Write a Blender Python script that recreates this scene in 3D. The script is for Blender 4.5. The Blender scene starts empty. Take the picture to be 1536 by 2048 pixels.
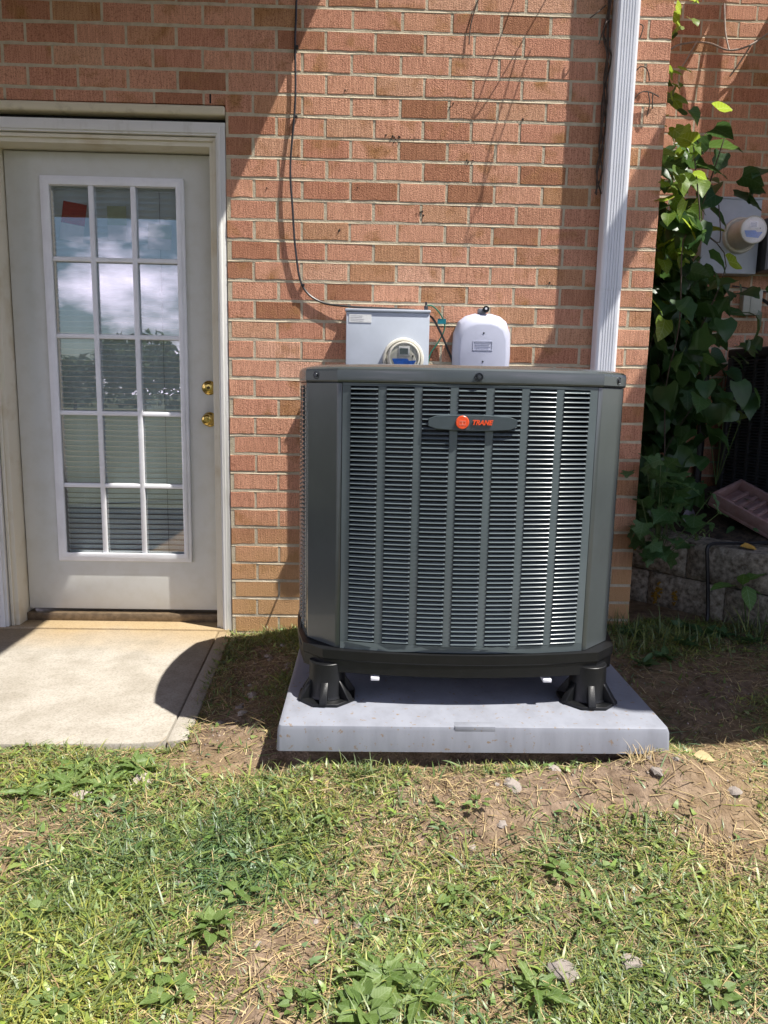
import bpy, bmesh, math, random
import numpy as np
from mathutils import Vector, Matrix, Euler
random.seed(7); rng = np.random.default_rng(7)
SC = bpy.context.scene
COL = SC.collection
R = math.radians

# ------------------------------------------------------------------ camera
cam_d = bpy.data.cameras.new('camera'); cam = bpy.data.objects.new('camera', cam_d); COL.objects.link(cam)
YAW, PIT, ROL = 0.02326, 0.15729, -0.01968
xh = Vector((math.cos(YAW), -math.sin(YAW), 0)); yf = Vector((math.sin(YAW), math.cos(YAW), 0))
up = yf*math.sin(PIT) + Vector((0, 0, math.cos(PIT))); fw = yf*math.cos(PIT) - Vector((0, 0, math.sin(PIT)))
rx = xh*math.cos(ROL) - up*math.sin(ROL); uy = xh*math.sin(ROL) + up*math.cos(ROL)
m = Matrix((rx, uy, -fw)).transposed().to_4x4(); m.translation = Vector((0.6886, -3.2901, 1.0469))
cam.matrix_world = m
cam_d.sensor_fit = 'VERTICAL'; cam_d.sensor_height = 36; cam_d.lens = 1452.96/2048*36
cam_d.clip_start = 0.05; cam_d.clip_end = 900
SC.camera = cam

# ------------------------------------------------------------------ sky, sun, exposure
SUN = Vector((0.48, -0.218, 1.0)).normalized()
W = bpy.data.worlds.new('World'); SC.world = W; W.use_nodes = True
wn = W.node_tree; wn.nodes.clear()
def N(t, typ, **kw):
    n = t.nodes.new(typ)
    for k, v in kw.items():
        setattr(n, k, v)
    return n
sky = N(wn, 'ShaderNodeTexSky', sky_type='NISHITA'); sky.sun_disc = False
sky.sun_elevation = math.asin(SUN.z); sky.sun_rotation = math.atan2(SUN.x, SUN.y)
sky.air_density = 1.0; sky.dust_density = 0.6; sky.ozone_density = 3.0
tc = N(wn, 'ShaderNodeTexCoord'); mp = N(wn, 'ShaderNodeMapping'); mp.inputs['Scale'].default_value = (1.0, 1.0, 2.1)
mp.inputs['Location'].default_value = (0.35, 0.1, 0.22)
cn = N(wn, 'ShaderNodeTexNoise'); cn.inputs['Scale'].default_value = 3.2; cn.inputs['Detail'].default_value = 9; cn.inputs['Roughness'].default_value = 0.56
cr = N(wn, 'ShaderNodeValToRGB'); cr.color_ramp.elements[0].position = 0.50; cr.color_ramp.elements[1].position = 0.64
cm = N(wn, 'ShaderNodeMix', data_type='RGBA'); cm.inputs['B'].default_value = (36, 32.5, 41, 1)
bg = N(wn, 'ShaderNodeBackground'); bg.inputs['Strength'].default_value = 0.058
wo = N(wn, 'ShaderNodeOutputWorld')
L = wn.links.new
L(tc.outputs['Generated'], mp.inputs['Vector']); L(mp.outputs[0], cn.inputs['Vector']); L(cn.outputs['Fac'], cr.inputs['Fac'])
spz = N(wn, 'ShaderNodeSeparateXYZ'); L(tc.outputs['Generated'], spz.inputs[0])
mz = N(wn, 'ShaderNodeMapRange', interpolation_type='SMOOTHSTEP'); mz.inputs['From Min'].default_value = 0.62; mz.inputs['From Max'].default_value = 0.25; L(spz.outputs['Z'], mz.inputs['Value'])
mm = N(wn, 'ShaderNodeMath', operation='MULTIPLY'); L(cr.outputs['Color'], mm.inputs[0]); L(mz.outputs[0], mm.inputs[1])
L(mm.outputs[0], cm.inputs['Factor']); L(sky.outputs['Color'], cm.inputs['A']); L(cm.outputs['Result'], bg.inputs['Color'])
L(bg.outputs[0], wo.inputs['Surface'])
sd = bpy.data.lights.new('sun', 'SUN'); sd.energy = 5.0; sd.angle = R(0.53); sd.color = (1.0, 0.955, 0.89)
so = bpy.data.objects.new('sun', sd); COL.objects.link(so); so.rotation_euler = SUN.to_track_quat('Z', 'Y').to_euler(); so.location = SUN*30
vs = SC.view_settings
vs.view_transform = 'Standard'; vs.look = 'None'; vs.gamma = 1.0; vs.use_curve_mapping = False
vs.exposure = 0.92
SC.cycles.max_bounces = 7; SC.cycles.transparent_max_bounces = 12
SC.cycles.caustics_reflective = False; SC.cycles.caustics_refractive = False

# ------------------------------------------------------------------ materials
MATS = {}
def mat(name, col, rough=0.6, metal=0.0, var=0.0, vscale=20, bump=0.0, bscale=200, spec=0.5, coat=0.0, col2=None, mix=(0.4, 0.6), detail=4, rand=0.0, stretch=(1, 1, 1), trans=0.0):
    if name in MATS: return MATS[name]
    M = bpy.data.materials.new(name); M.use_nodes = True; t = M.node_tree
    b = t.nodes['Principled BSDF']; b.inputs['Base Color'].default_value = (*col, 1)
    b.inputs['Roughness'].default_value = rough; b.inputs['Metallic'].default_value = metal
    b.inputs['Specular IOR Level'].default_value = spec; b.inputs['Coat Weight'].default_value = coat
    l = t.links.new
    c = N(t, 'ShaderNodeTexCoord'); mpn = N(t, 'ShaderNodeMapping'); mpn.inputs['Scale'].default_value = stretch
    l(c.outputs['Object'], mpn.inputs['Vector'])
    out = None
    if col2 is not None or var > 0:
        n = N(t, 'ShaderNodeTexNoise'); n.inputs['Scale'].default_value = vscale; n.inputs['Detail'].default_value = detail; n.inputs['Roughness'].default_value = 0.6
        l(mpn.outputs[0], n.inputs['Vector'])
        r = N(t, 'ShaderNodeValToRGB'); r.color_ramp.elements[0].position = mix[0]; r.color_ramp.elements[1].position = mix[1]
        c2 = col2 if col2 is not None else tuple(min(1, x*(1+var)) for x in col)
        c1 = col if col2 is not None else tuple(x*(1-var) for x in col)
        r.color_ramp.elements[0].color = (*c1, 1); r.color_ramp.elements[1].color = (*c2, 1)
        l(n.outputs['Fac'], r.inputs['Fac']); out = r.outputs['Color']
        l(out, b.inputs['Base Color'])
    if rand > 0:
        oi = N(t, 'ShaderNodeObjectInfo'); hs = N(t, 'ShaderNodeHueSaturation')
        mr = N(t, 'ShaderNodeMapRange'); mr.inputs['To Min'].default_value = 1-rand; mr.inputs['To Max'].default_value = 1+rand
        l(oi.outputs['Random'], mr.inputs['Value']); l(mr.outputs[0], hs.inputs['Value'])
        if out is not None: l(out, hs.inputs['Color'])
        else: hs.inputs['Color'].default_value = (*col, 1)
        l(hs.outputs[0], b.inputs['Base Color'])
    if bump > 0:
        n2 = N(t, 'ShaderNodeTexNoise'); n2.inputs['Scale'].default_value = bscale; n2.inputs['Detail'].default_value = 5
        l(mpn.outputs[0], n2.inputs['Vector'])
        bp = N(t, 'ShaderNodeBump'); bp.inputs['Strength'].default_value = bump; bp.inputs['Distance'].default_value = 0.003
        l(n2.outputs['Fac'], bp.inputs['Height']); l(bp.outputs[0], b.inputs['Normal'])
    MATS[name] = M
    return M

def brick_mat(name, island):
    M = bpy.data.materials.new(name); M.use_nodes = True; t = M.node_tree; l = t.links.new
    b = t.nodes['Principled BSDF']; b.inputs['Roughness'].default_value = 0.9; b.inputs['Specular IOR Level'].default_value = 0.25
    geo = N(t, 'ShaderNodeNewGeometry')
    rnd = geo.outputs['Random Per Island'] if island else N(t, 'ShaderNodeObjectInfo').outputs['Random']
    pos = geo.outputs['Position']
    off = N(t, 'ShaderNodeMath', operation='MULTIPLY'); off.inputs[1].default_value = 37.0; l(rnd, off.inputs[0])
    add = N(t, 'ShaderNodeVectorMath', operation='ADD'); l(pos, add.inputs[0]); l(off.outputs[0], add.inputs[1])
    ramp = N(t, 'ShaderNodeValToRGB'); e = ramp.color_ramp.elements
    e[0].position = 0; e[0].color = (0.537, 0.249, 0.156, 1); e[1].position = 1.0; e[1].color = (0.700, 0.401, 0.272, 1)
    for p, c in ((0.12, (0.361, 0.164, 0.087)), (0.2, (0.654, 0.346, 0.224)), (0.45, (0.549, 0.261, 0.167)), (0.6, (0.642, 0.335, 0.215)), (0.75, (0.642, 0.335, 0.215)), (0.88, (0.466, 0.249, 0.126))):
        q = e.new(p); q.color = (*c, 1)
    l(rnd, ramp.inputs['Fac'])
    # broad mottling across one brick: browner and yellower zones
    n1 = N(t, 'ShaderNodeTexNoise'); n1.inputs['Scale'].default_value = 9; n1.inputs['Detail'].default_value = 4; l(add.outputs[0], n1.inputs['Vector'])
    r1 = N(t, 'ShaderNodeValToRGB'); r1.color_ramp.elements[0].position = 0.56; r1.color_ramp.elements[1].position = 0.72; l(n1.outputs['Fac'], r1.inputs['Fac'])
    m1 = N(t, 'ShaderNodeMix', data_type='RGBA'); m1.inputs['B'].default_value = (0.40, 0.20, 0.085, 1)
    l(r1.outputs['Color'], m1.inputs['Factor']); l(ramp.outputs['Color'], m1.inputs['A'])
    # upright scratch marks of the wire-cut face
    mp1 = N(t, 'ShaderNodeMapping'); mp1.inputs['Scale'].default_value = (190, 60, 14); l(add.outputs[0], mp1.inputs['Vector'])
    n2 = N(t, 'ShaderNodeTexNoise'); n2.inputs['Scale'].default_value = 1.0; n2.inputs['Detail'].default_value = 3; l(mp1.outputs[0], n2.inputs['Vector'])
    r2 = N(t, 'ShaderNodeValToRGB'); r2.color_ramp.elements[0].position = 0.3; r2.color_ramp.elements[1].position = 0.72
    r2.color_ramp.elements[0].color = (0.78, 0.74, 0.72, 1); r2.color_ramp.elements[1].color = (1.13, 1.15, 1.16, 1); l(n2.outputs['Fac'], r2.inputs['Fac'])
    m2 = N(t, 'ShaderNodeMix', data_type='RGBA', blend_type='MULTIPLY'); m2.inputs['Factor'].default_value = 1
    l(m1.outputs['Result'], m2.inputs['A']); l(r2.outputs['Color'], m2.inputs['B'])
    # fine grain
    n3 = N(t, 'ShaderNodeTexNoise'); n3.inputs['Scale'].default_value = 230; n3.inputs['Detail'].default_value = 4; l(add.outputs[0], n3.inputs['Vector'])
    r3 = N(t, 'ShaderNodeValToRGB'); r3.color_ramp.elements[0].position = 0.36; r3.color_ramp.elements[1].position = 0.48
    r3.color_ramp.elements[0].color = (0.45, 0.38, 0.34, 1); r3.color_ramp.elements[1].color = (1, 1, 1, 1); l(n3.outputs['Fac'], r3.inputs['Fac'])
    m3 = N(t, 'ShaderNodeMix', data_type='RGBA', blend_type='MULTIPLY'); m3.inputs['Factor'].default_value = 0.75
    l(m2.outputs['Result'], m3.inputs['A']); l(r3.outputs['Color'], m3.inputs['B'])
    # dried mud splash on the lowest courses
    sp = N(t, 'ShaderNodeSeparateXYZ'); l(pos, sp.inputs[0])
    nz = N(t, 'ShaderNodeTexNoise'); nz.inputs['Scale'].default_value = 5; l(pos, nz.inputs['Vector'])
    ad = N(t, 'ShaderNodeMath', operation='MULTIPLY_ADD'); ad.inputs[1].default_value = 0.35; l(nz.outputs['Fac'], ad.inputs[0]); l(sp.outputs['Z'], ad.inputs[2])
    mr = N(t, 'ShaderNodeMapRange'); mr.inputs['From Min'].default_value = 0.72; mr.inputs['From Max'].default_value = 0.32; mr.inputs['To Max'].default_value = 0.8; l(ad.outputs[0], mr.inputs['Value'])
    m4 = N(t, 'ShaderNodeMix', data_type='RGBA'); m4.inputs['B'].default_value = (0.50, 0.305, 0.135, 1)
    l(mr.outputs[0], m4.inputs['Factor']); l(m3.outputs['Result'], m4.inputs['A'])
    l(m4.outputs['Result'], b.inputs['Base Color'])
    # relief: pits and scratches
    n4 = N(t, 'ShaderNodeTexNoise'); n4.inputs['Scale'].default_value = 260; n4.inputs['Detail'].default_value = 3; l(add.outputs[0], n4.inputs['Vector'])
    hb = N(t, 'ShaderNodeMath', operation='MULTIPLY_ADD'); hb.inputs[1].default_value = 0.6; l(n2.outputs['Fac'], hb.inputs[0]); l(n4.outputs['Fac'], hb.inputs[2])
    bp = N(t, 'ShaderNodeBump'); bp.inputs['Strength'].default_value = 0.9; bp.inputs['Distance'].default_value = 0.0035
    l(hb.outputs[0], bp.inputs['Height']); l(bp.outputs[0], b.inputs['Normal'])
    return M
BRICK = brick_mat('brick_clay', False); BRICK_I = brick_mat('brick_clay_run', True)

def attr_mat(name, rough=0.7, trans=0.25, spec=0.3, rand=0.0):
    """leaf and blade material: colour held per blade in the mesh, a little light passes through"""
    M = bpy.data.materials.new(name); M.use_nodes = True; t = M.node_tree; l = t.links.new
    b = t.nodes['Principled BSDF']; b.inputs['Roughness'].default_value = rough; b.inputs['Specular IOR Level'].default_value = spec
    a = N(t, 'ShaderNodeAttribute', attribute_name='Col'); src = a.outputs['Color']
    l(src, b.inputs['Base Color'])
    if trans:
        tr = N(t, 'ShaderNodeBsdfTranslucent'); mx = N(t, 'ShaderNodeMixShader'); mx.inputs[0].default_value = trans
        l(src, tr.inputs['Color']); l(b.outputs[0], mx.inputs[1]); l(tr.outputs[0], mx.inputs[2]); l(mx.outputs[0], t.nodes['Material Output'].inputs['Surface'])
    MATS[name] = M; return M
def leaf_mat(name, col, col2, rough=0.42, trans=0.35):
    M = bpy.data.materials.new(name); M.use_nodes = True; t = M.node_tree; l = t.links.new
    b = t.nodes['Principled BSDF']; b.inputs['Roughness'].default_value = rough; b.inputs['Specular IOR Level'].default_value = 0.45
    oi = N(t, 'ShaderNodeObjectInfo'); mx = N(t, 'ShaderNodeMix', data_type='RGBA'); mx.inputs['A'].default_value = (*col, 1); mx.inputs['B'].default_value = (*col2, 1)
    l(oi.outputs['Random'], mx.inputs['Factor'])
    c = N(t, 'ShaderNodeTexCoord'); n = N(t, 'ShaderNodeTexNoise'); n.inputs['Scale'].default_value = 30; n.inputs['Detail'].default_value = 4; l(c.outputs['Object'], n.inputs['Vector'])
    r = N(t, 'ShaderNodeValToRGB'); r.color_ramp.elements[0].color = (0.7, 0.7, 0.6, 1); r.color_ramp.elements[1].color = (1.25, 1.2, 1.1, 1); l(n.outputs['Fac'], r.inputs['Fac'])
    m2 = N(t, 'ShaderNodeMix', data_type='RGBA', blend_type='MULTIPLY'); m2.inputs['Factor'].default_value = 1; l(mx.outputs['Result'], m2.inputs['A']); l(r.outputs['Color'], m2.inputs['B'])
    sx_ = N(t, 'ShaderNodeSeparateXYZ'); l(c.outputs['Object'], sx_.inputs[0])
    def mth(op, a, b2=None):
        q = N(t, 'ShaderNodeMath', operation=op)
        for k, v in ((0, a), (1, b2)):
            if v is None: continue
            if isinstance(v, (int, float)): q.inputs[k].default_value = v
            else: l(v, q.inputs[k])
        return q.outputs[0]
    axx = mth('ABSOLUTE', sx_.outputs['X']); side = mth('FRACT', mth('MULTIPLY', mth('SUBTRACT', sx_.outputs['Y'], mth('MULTIPLY', axx, 0.8)), 5.5))
    vein = mth('MAXIMUM', mth('LESS_THAN', axx, 0.016), mth('LESS_THAN', side, 0.10))
    m5 = N(t, 'ShaderNodeMix', data_type='RGBA'); hv = N(t, 'ShaderNodeHueSaturation'); hv.inputs['Value'].default_value = 1.7; hv.inputs['Saturation'].default_value = 0.75; l(m2.outputs['Result'], hv.inputs['Color'])
    l(mth('MULTIPLY', vein, 0.55), m5.inputs['Factor']); l(m2.outputs['Result'], m5.inputs['A']); l(hv.outputs[0], m5.inputs['B']); m2 = m5
    l(m2.outputs['Result'], b.inputs['Base Color'])
    tr = N(t, 'ShaderNodeBsdfTranslucent'); ms = N(t, 'ShaderNodeMixShader'); ms.inputs[0].default_value = trans
    hs = N(t, 'ShaderNodeHueSaturation'); hs.inputs['Hue'].default_value = 0.47; hs.inputs['Value'].default_value = 1.9; l(m2.outputs['Result'], hs.inputs['Color'])
    l(hs.outputs[0], tr.inputs['Color']); l(b.outputs[0], ms.inputs[1]); l(tr.outputs[0], ms.inputs[2]); l(ms.outputs[0], t.nodes['Material Output'].inputs['Surface'])
    bp = N(t, 'ShaderNodeBump'); bp.inputs['Strength'].default_value = 0.3; bp.inputs['Distance'].default_value = 0.002; l(n.outputs['Fac'], bp.inputs['Height']); l(bp.outputs[0], b.inputs['Normal'])
    MATS[name] = M; return M
def glass_mat(name, refl=0.2, tint=(0.9, 0.93, 0.92)):
    M = bpy.data.materials.new(name); M.use_nodes = True; t = M.node_tree; l = t.links.new
    t.nodes.remove(t.nodes['Principled BSDF'])
    g = N(t, 'ShaderNodeBsdfGlossy'); g.inputs['Roughness'].default_value = 0.0
    tp = N(t, 'ShaderNodeBsdfTransparent'); tp.inputs['Color'].default_value = (*tint, 1)
    f0 = N(t, 'ShaderNodeLayerWeight'); f0.inputs['Blend'].default_value = 0.5; f = N(t, 'ShaderNodeMath', operation='POWER'); f.inputs[1].default_value = 5.0; l(f0.outputs['Facing'], f.inputs[0])
    ma = N(t, 'ShaderNodeMath', operation='ADD'); ma.inputs[1].default_value = refl; ma.use_clamp = True; l(f.outputs[0], ma.inputs[0])
    mx = N(t, 'ShaderNodeMixShader'); l(ma.outputs[0], mx.inputs[0]); l(tp.outputs[0], mx.inputs[1]); l(g.outputs[0], mx.inputs[2])
    l(mx.outputs[0], t.nodes['Material Output'].inputs['Surface']); MATS[name] = M; return M

MORTAR = mat('mortar', (0.40, 0.345, 0.245), 0.95, col2=(0.56, 0.49, 0.365), vscale=25, bump=0.8, bscale=160, spec=0.2, mix=(0.3, 0.7))
CONC = mat('patio_concrete', (0.275, 0.25, 0.205), 0.9, col2=(0.365, 0.338, 0.29), vscale=7, detail=9, bump=0.5, bscale=150, spec=0.2, mix=(0.33, 0.62))
DOORP = mat('door_paint', (0.60, 0.61, 0.58), 0.42, col2=(0.55, 0.55, 0.50), vscale=14, mix=(0.45, 0.8), detail=9)
TRIM = mat('white_trim', (0.78, 0.79, 0.81), 0.4, var=0.04, vscale=8)
_t = CONC.node_tree; _b = _t.nodes['Principled BSDF']; _src = _b.inputs['Base Color'].links[0].from_socket; _l = _t.links.new
_g = N(_t, 'ShaderNodeNewGeometry'); _s = N(_t, 'ShaderNodeSeparateXYZ'); _l(_g.outputs['Position'], _s.inputs[0])
_n = N(_t, 'ShaderNodeTexNoise'); _n.inputs['Scale'].default_value = 3.5; _n.inputs['Detail'].default_value = 7; _l(_g.outputs['Position'], _n.inputs['Vector'])
_a = N(_t, 'ShaderNodeMath', operation='MULTIPLY_ADD'); _a.inputs[1].default_value = 0.55; _l(_n.outputs['Fac'], _a.inputs[0]); _l(_s.outputs['Y'], _a.inputs[2])
_mr = N(_t, 'ShaderNodeMapRange'); _mr.inputs['From Min'].default_value = -0.05; _mr.inputs['From Max'].default_value = 0.32; _mr.inputs['To Max'].default_value = 0.75; _l(_a.outputs[0], _mr.inputs['Value'])
_m = N(_t, 'ShaderNodeMix', data_type='RGBA'); _m.inputs['B'].default_value = (0.34, 0.235, 0.105, 1); _l(_mr.outputs[0], _m.inputs['Factor']); _l(_src, _m.inputs['A'])
_n2 = N(_t, 'ShaderNodeTexNoise'); _n2.inputs['Scale'].default_value = 150; _n2.inputs['Detail'].default_value = 4; _l(_g.outputs['Position'], _n2.inputs['Vector'])
_r2 = N(_t, 'ShaderNodeValToRGB'); _r2.color_ramp.elements[0].position = 0.34; _r2.color_ramp.elements[1].position = 0.55; _r2.color_ramp.elements[0].color = (0.55, 0.52, 0.48, 1); _r2.color_ramp.elements[1].color = (1.06, 1.06, 1.06, 1); _l(_n2.outputs['Fac'], _r2.inputs['Fac'])
_m3 = N(_t, 'ShaderNodeMix', data_type='RGBA', blend_type='MULTIPLY'); _m3.inputs['Factor'].default_value = 0.42; _l(_m.outputs['Result'], _m3.inputs['A']); _l(_r2.outputs['Color'], _m3.inputs['B']); _l(_m3.outputs['Result'], _b.inputs['Base Color'])
JAMB = mat('aged_cream_jamb', (0.66, 0.62, 0.50), 0.6, col2=(0.46, 0.36, 0.20), vscale=5, mix=(0.52, 0.85), bump=0.2, bscale=60)
CASING = mat('weathered_casing', (0.68, 0.675, 0.64), 0.6, col2=(0.50, 0.48, 0.43), vscale=9, mix=(0.55, 0.9), bump=0.3, bscale=70, stretch=(3, 3, .5))
CREAM = mat('cream_lintel_paint', (0.62, 0.56, 0.41), 0.6, col2=(0.30, 0.26, 0.17), vscale=14, mix=(0.55, 0.85), bump=0.3, bscale=90)
BRASS = mat('brass', (0.62, 0.44, 0.13), 0.18, 1.0, var=0.1, vscale=60)
DARK = mat('dark_void', (0.012, 0.012, 0.013), 0.9)
UNIT = mat('dark_grey_enamel', (0.058, 0.068, 0.068), 0.27, var=0.04, vscale=8, spec=0.6, coat=0.25)
UNIT2 = mat('louver_enamel', (0.10, 0.123, 0.130), 0.15, var=0.06, vscale=5, spec=0.30, coat=0.0)
BADGEP = mat('badge_grey', (0.055, 0.072, 0.08), 0.3, var=0.04, vscale=20, coat=0.2)
BLACKP = mat('black_plastic', (0.007, 0.0075, 0.008), 0.42, spec=0.35, var=0.12, vscale=30, bump=0.15, bscale=300)
RED = mat('emblem_orange_red', (0.75, 0.085, 0.02), 0.35, var=0.04, vscale=60)
REDLINE = mat('emblem_line', (0.78, 0.22, 0.14), 0.4, var=0.02, vscale=60)
COIL = mat('coil_fins', (0.02, 0.024, 0.034), 0.45, 0.3, var=0.3, vscale=90, stretch=(6, 6, 1))
PADP = mat('grey_lavender_plastic', (0.235, 0.248, 0.285), 0.55, col2=(0.18, 0.188, 0.215), vscale=9, mix=(0.40, 0.72), detail=7, bump=0.10, bscale=60, stretch=(1.6, 1.0, .35))
_t = PADP.node_tree; _b = _t.nodes['Principled BSDF']; _src = _b.inputs['Base Color'].links[0].from_socket
_c = N(_t, 'ShaderNodeTexCoord'); _n = N(_t, 'ShaderNodeTexNoise'); _n.inputs['Scale'].default_value = 75; _n.inputs['Detail'].default_value = 2; _t.links.new(_c.outputs['Object'], _n.inputs['Vector'])
_r = N(_t, 'ShaderNodeValToRGB'); _r.color_ramp.elements[0].position = 0.65; _r.color_ramp.elements[1].position = 0.72; _t.links.new(_n.outputs['Fac'], _r.inputs['Fac'])
_m = N(_t, 'ShaderNodeMix', data_type='RGBA'); _m.inputs['B'].default_value = (0.20, 0.15, 0.11, 1); _t.links.new(_r.outputs['Color'], _m.inputs['Factor']); _t.links.new(_src, _m.inputs['A']); _t.links.new(_m.outputs['Result'], _b.inputs['Base Color'])
GALV = mat('grey_meter_paint', (0.42, 0.46, 0.52), 0.38, var=0.05, vscale=7)
NIDP = mat('pale_grey_plastic', (0.44, 0.46, 0.56), 0.45, var=0.03, vscale=10)
WHITEM = mat('white_aluminium', (0.74, 0.76, 0.80), 0.3, var=0.03, vscale=5)
PAPERW = mat('white_paper', (0.70, 0.71, 0.70), 0.7, var=0.04, vscale=50)
PAPERR = mat('red_paper', (0.36, 0.025, 0.025), 0.6, var=0.15, vscale=40)
PAPERG = mat('pale_green_paper', (0.42, 0.50, 0.34), 0.7, var=0.05, vscale=40)
BLUE = mat('blue_sticker', (0.02, 0.13, 0.55), 0.5, var=0.15, vscale=60)
LCD = mat('display_grey', (0.14, 0.17, 0.17), 0.2, var=0.1, vscale=60)
IVORY = mat('ivory_meter_face', (0.60, 0.58, 0.50), 0.45, var=0.04, vscale=40)
RUB = mat('black_cable_jacket', (0.014, 0.014, 0.016), 0.45, var=0.2, vscale=60)
GREENW = mat('green_wire_jacket', (0.02, 0.17, 0.11), 0.4, var=0.1, vscale=60)
TEAL = mat('teal_tag', (0.0, 0.16, 0.20), 0.5, var=0.1, vscale=60)
BLIND = mat('blind_vinyl', (0.68, 0.78, 0.82), 0.5, var=0.05, vscale=12)
BROWNP = mat('brown_plastic', (0.25, 0.14, 0.125), 0.6, col2=(0.35, 0.245, 0.235), vscale=16, mix=(0.35, 0.75), bump=0.2, bscale=90)
BLOCK = mat('split_face_block', (0.12, 0.10, 0.07), 0.95, col2=(0.44, 0.39, 0.31), vscale=42, detail=8, bump=1.0, bscale=70, mix=(0.36, 0.68), rand=0.12)
LICHEN = mat('yellow_lichen', (0.34, 0.19, 0.015), 0.9, col2=(0.22, 0.13, 0.02), vscale=60, bump=0.5)
STONEM = mat('stone_grey', (0.25, 0.21, 0.185), 0.9, col2=(0.38, 0.335, 0.29), vscale=30, bump=0.6, bscale=90, rand=0.2)
STONEW = mat('stone_pale', (0.50, 0.44, 0.40), 0.9, col2=(0.33, 0.27, 0.22), vscale=40, bump=0.6, bscale=90)
TWIG = mat('dry_twig', (0.075, 0.055, 0.042), 0.9, var=0.3, vscale=60)
STRAWM = mat('straw', (0.40, 0.30, 0.15), 0.8, var=0.2, vscale=60)
STEMG = mat('green_stem', (0.07, 0.11, 0.03), 0.6, var=0.2, vscale=40)
WOODD = mat('deck_wood', (0.20, 0.15, 0.10), 0.8, col2=(0.27, 0.215, 0.15), vscale=6, stretch=(1, 10, 10))
BARK = mat('bark', (0.07, 0.052, 0.04), 0.95, var=0.3, vscale=20, bump=0.6, bscale=40)
SIDING = mat('far_siding', (0.60, 0.60, 0.58), 0.7, var=0.05, vscale=3)
ROOFM = mat('far_roof', (0.09, 0.08, 0.08), 0.9, var=0.2, vscale=8)
YLEAF = mat('yellow_dead_leaf', (0.45, 0.26, 0.04), 0.7, col2=(0.10, 0.05, 0.02), vscale=70, mix=(0.55, 0.62))
GLEAF = mat('grey_dead_leaf', (0.14, 0.13, 0.16), 0.7, var=0.25, vscale=40)
GLASS = glass_mat('door_glass', 0.22, (0.97, 0.98, 0.98))
GLASSM = glass_mat('meter_glass', 0.05, (0.96, 0.96, 0.95))
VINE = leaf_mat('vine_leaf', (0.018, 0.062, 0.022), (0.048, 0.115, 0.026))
VINEY = leaf_mat('sunlit_young_vine_leaf', (0.10, 0.20, 0.02), (0.17, 0.27, 0.03), trans=0.55)  # young leaves; the sunlight on them is also put into this brighter colour
WEED = leaf_mat('weed_leaf', (0.095, 0.165, 0.04), (0.16, 0.235, 0.075), 0.5, 0.3)
WEEDD = leaf_mat('dark_weed_leaf', (0.04, 0.11, 0.035), (0.07, 0.15, 0.05), 0.5, 0.3)
BLADE = attr_mat('grass_blade', 0.42, 0.28, 0.5)
STRAW = attr_mat('straw_litter', 0.75, 0.1, 0.25)
CROWN = attr_mat('tree_foliage', 0.6, 0.2, 0.3)

def soil_material():
    M = bpy.data.materials.new('lawn_soil'); M.use_nodes = True; t = M.node_tree; l = t.links.new
    b = t.nodes['Principled BSDF']; b.inputs['Roughness'].default_value = 0.95; b.inputs['Specular IOR Level'].default_value = 0.15
    g = N(t, 'ShaderNodeNewGeometry')
    def noise(s, d=6):
        n = N(t, 'ShaderNodeTexNoise'); n.inputs['Scale'].default_value = s; n.inputs['Detail'].default_value = d; l(g.outputs['Position'], n.inputs['Vector']); return n.outputs['Fac']
    r = N(t, 'ShaderNodeValToRGB'); e = r.color_ramp.elements
    e[0].position = 0.3; e[0].color = (0.105, 0.070, 0.045, 1); e[1].position = 0.7; e[1].color = (0.26, 0.19, 0.135, 1)
    l(noise(28, 10), r.inputs['Fac'])
    r2 = N(t, 'ShaderNodeValToRGB'); r2.color_ramp.elements[0].position = 0.4; r2.color_ramp.elements[1].position = 0.62
    l(noise(3.1), r2.inputs['Fac'])
    mx = N(t, 'ShaderNodeMix', data_type='RGBA'); mx.inputs['B'].default_value = (0.24, 0.17, 0.085, 1)
    ml = N(t, 'ShaderNodeMath', operation='MULTIPLY'); ml.inputs[1].default_value = 0.5; l(r2.outputs['Color'], ml.inputs[0]); l(ml.outputs[0], mx.inputs['Factor']); l(r.outputs['Color'], mx.inputs['A'])
    # beyond a few metres the blades are too small to see: turf colour
    sp = N(t, 'ShaderNodeVectorMath', operation='DISTANCE'); sp.inputs[1].default_value = (0.7, -1.2, 0); l(g.outputs['Position'], sp.inputs[0])
    mr = N(t, 'ShaderNodeMapRange'); mr.inputs['From Min'].default_value = 2.2; mr.inputs['From Max'].default_value = 4.0; l(sp.outputs['Value'], mr.inputs['Value'])
    m2 = N(t, 'ShaderNodeMix', data_type='RGBA'); m2.inputs['B'].default_value = (0.062, 0.070, 0.040, 1); l(mr.outputs[0], m2.inputs['Factor']); l(mx.outputs['Result'], m2.inputs['A'])
    l(m2.outputs['Result'], b.inputs['Base Color'])
    bp = N(t, 'ShaderNodeBump'); bp.inputs['Strength'].default_value = 1.0; bp.inputs['Distance'].default_value = 0.008; l(noise(120, 8), bp.inputs['Height']); l(bp.outputs[0], b.inputs['Normal'])
    return M
SOIL = soil_material()

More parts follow.
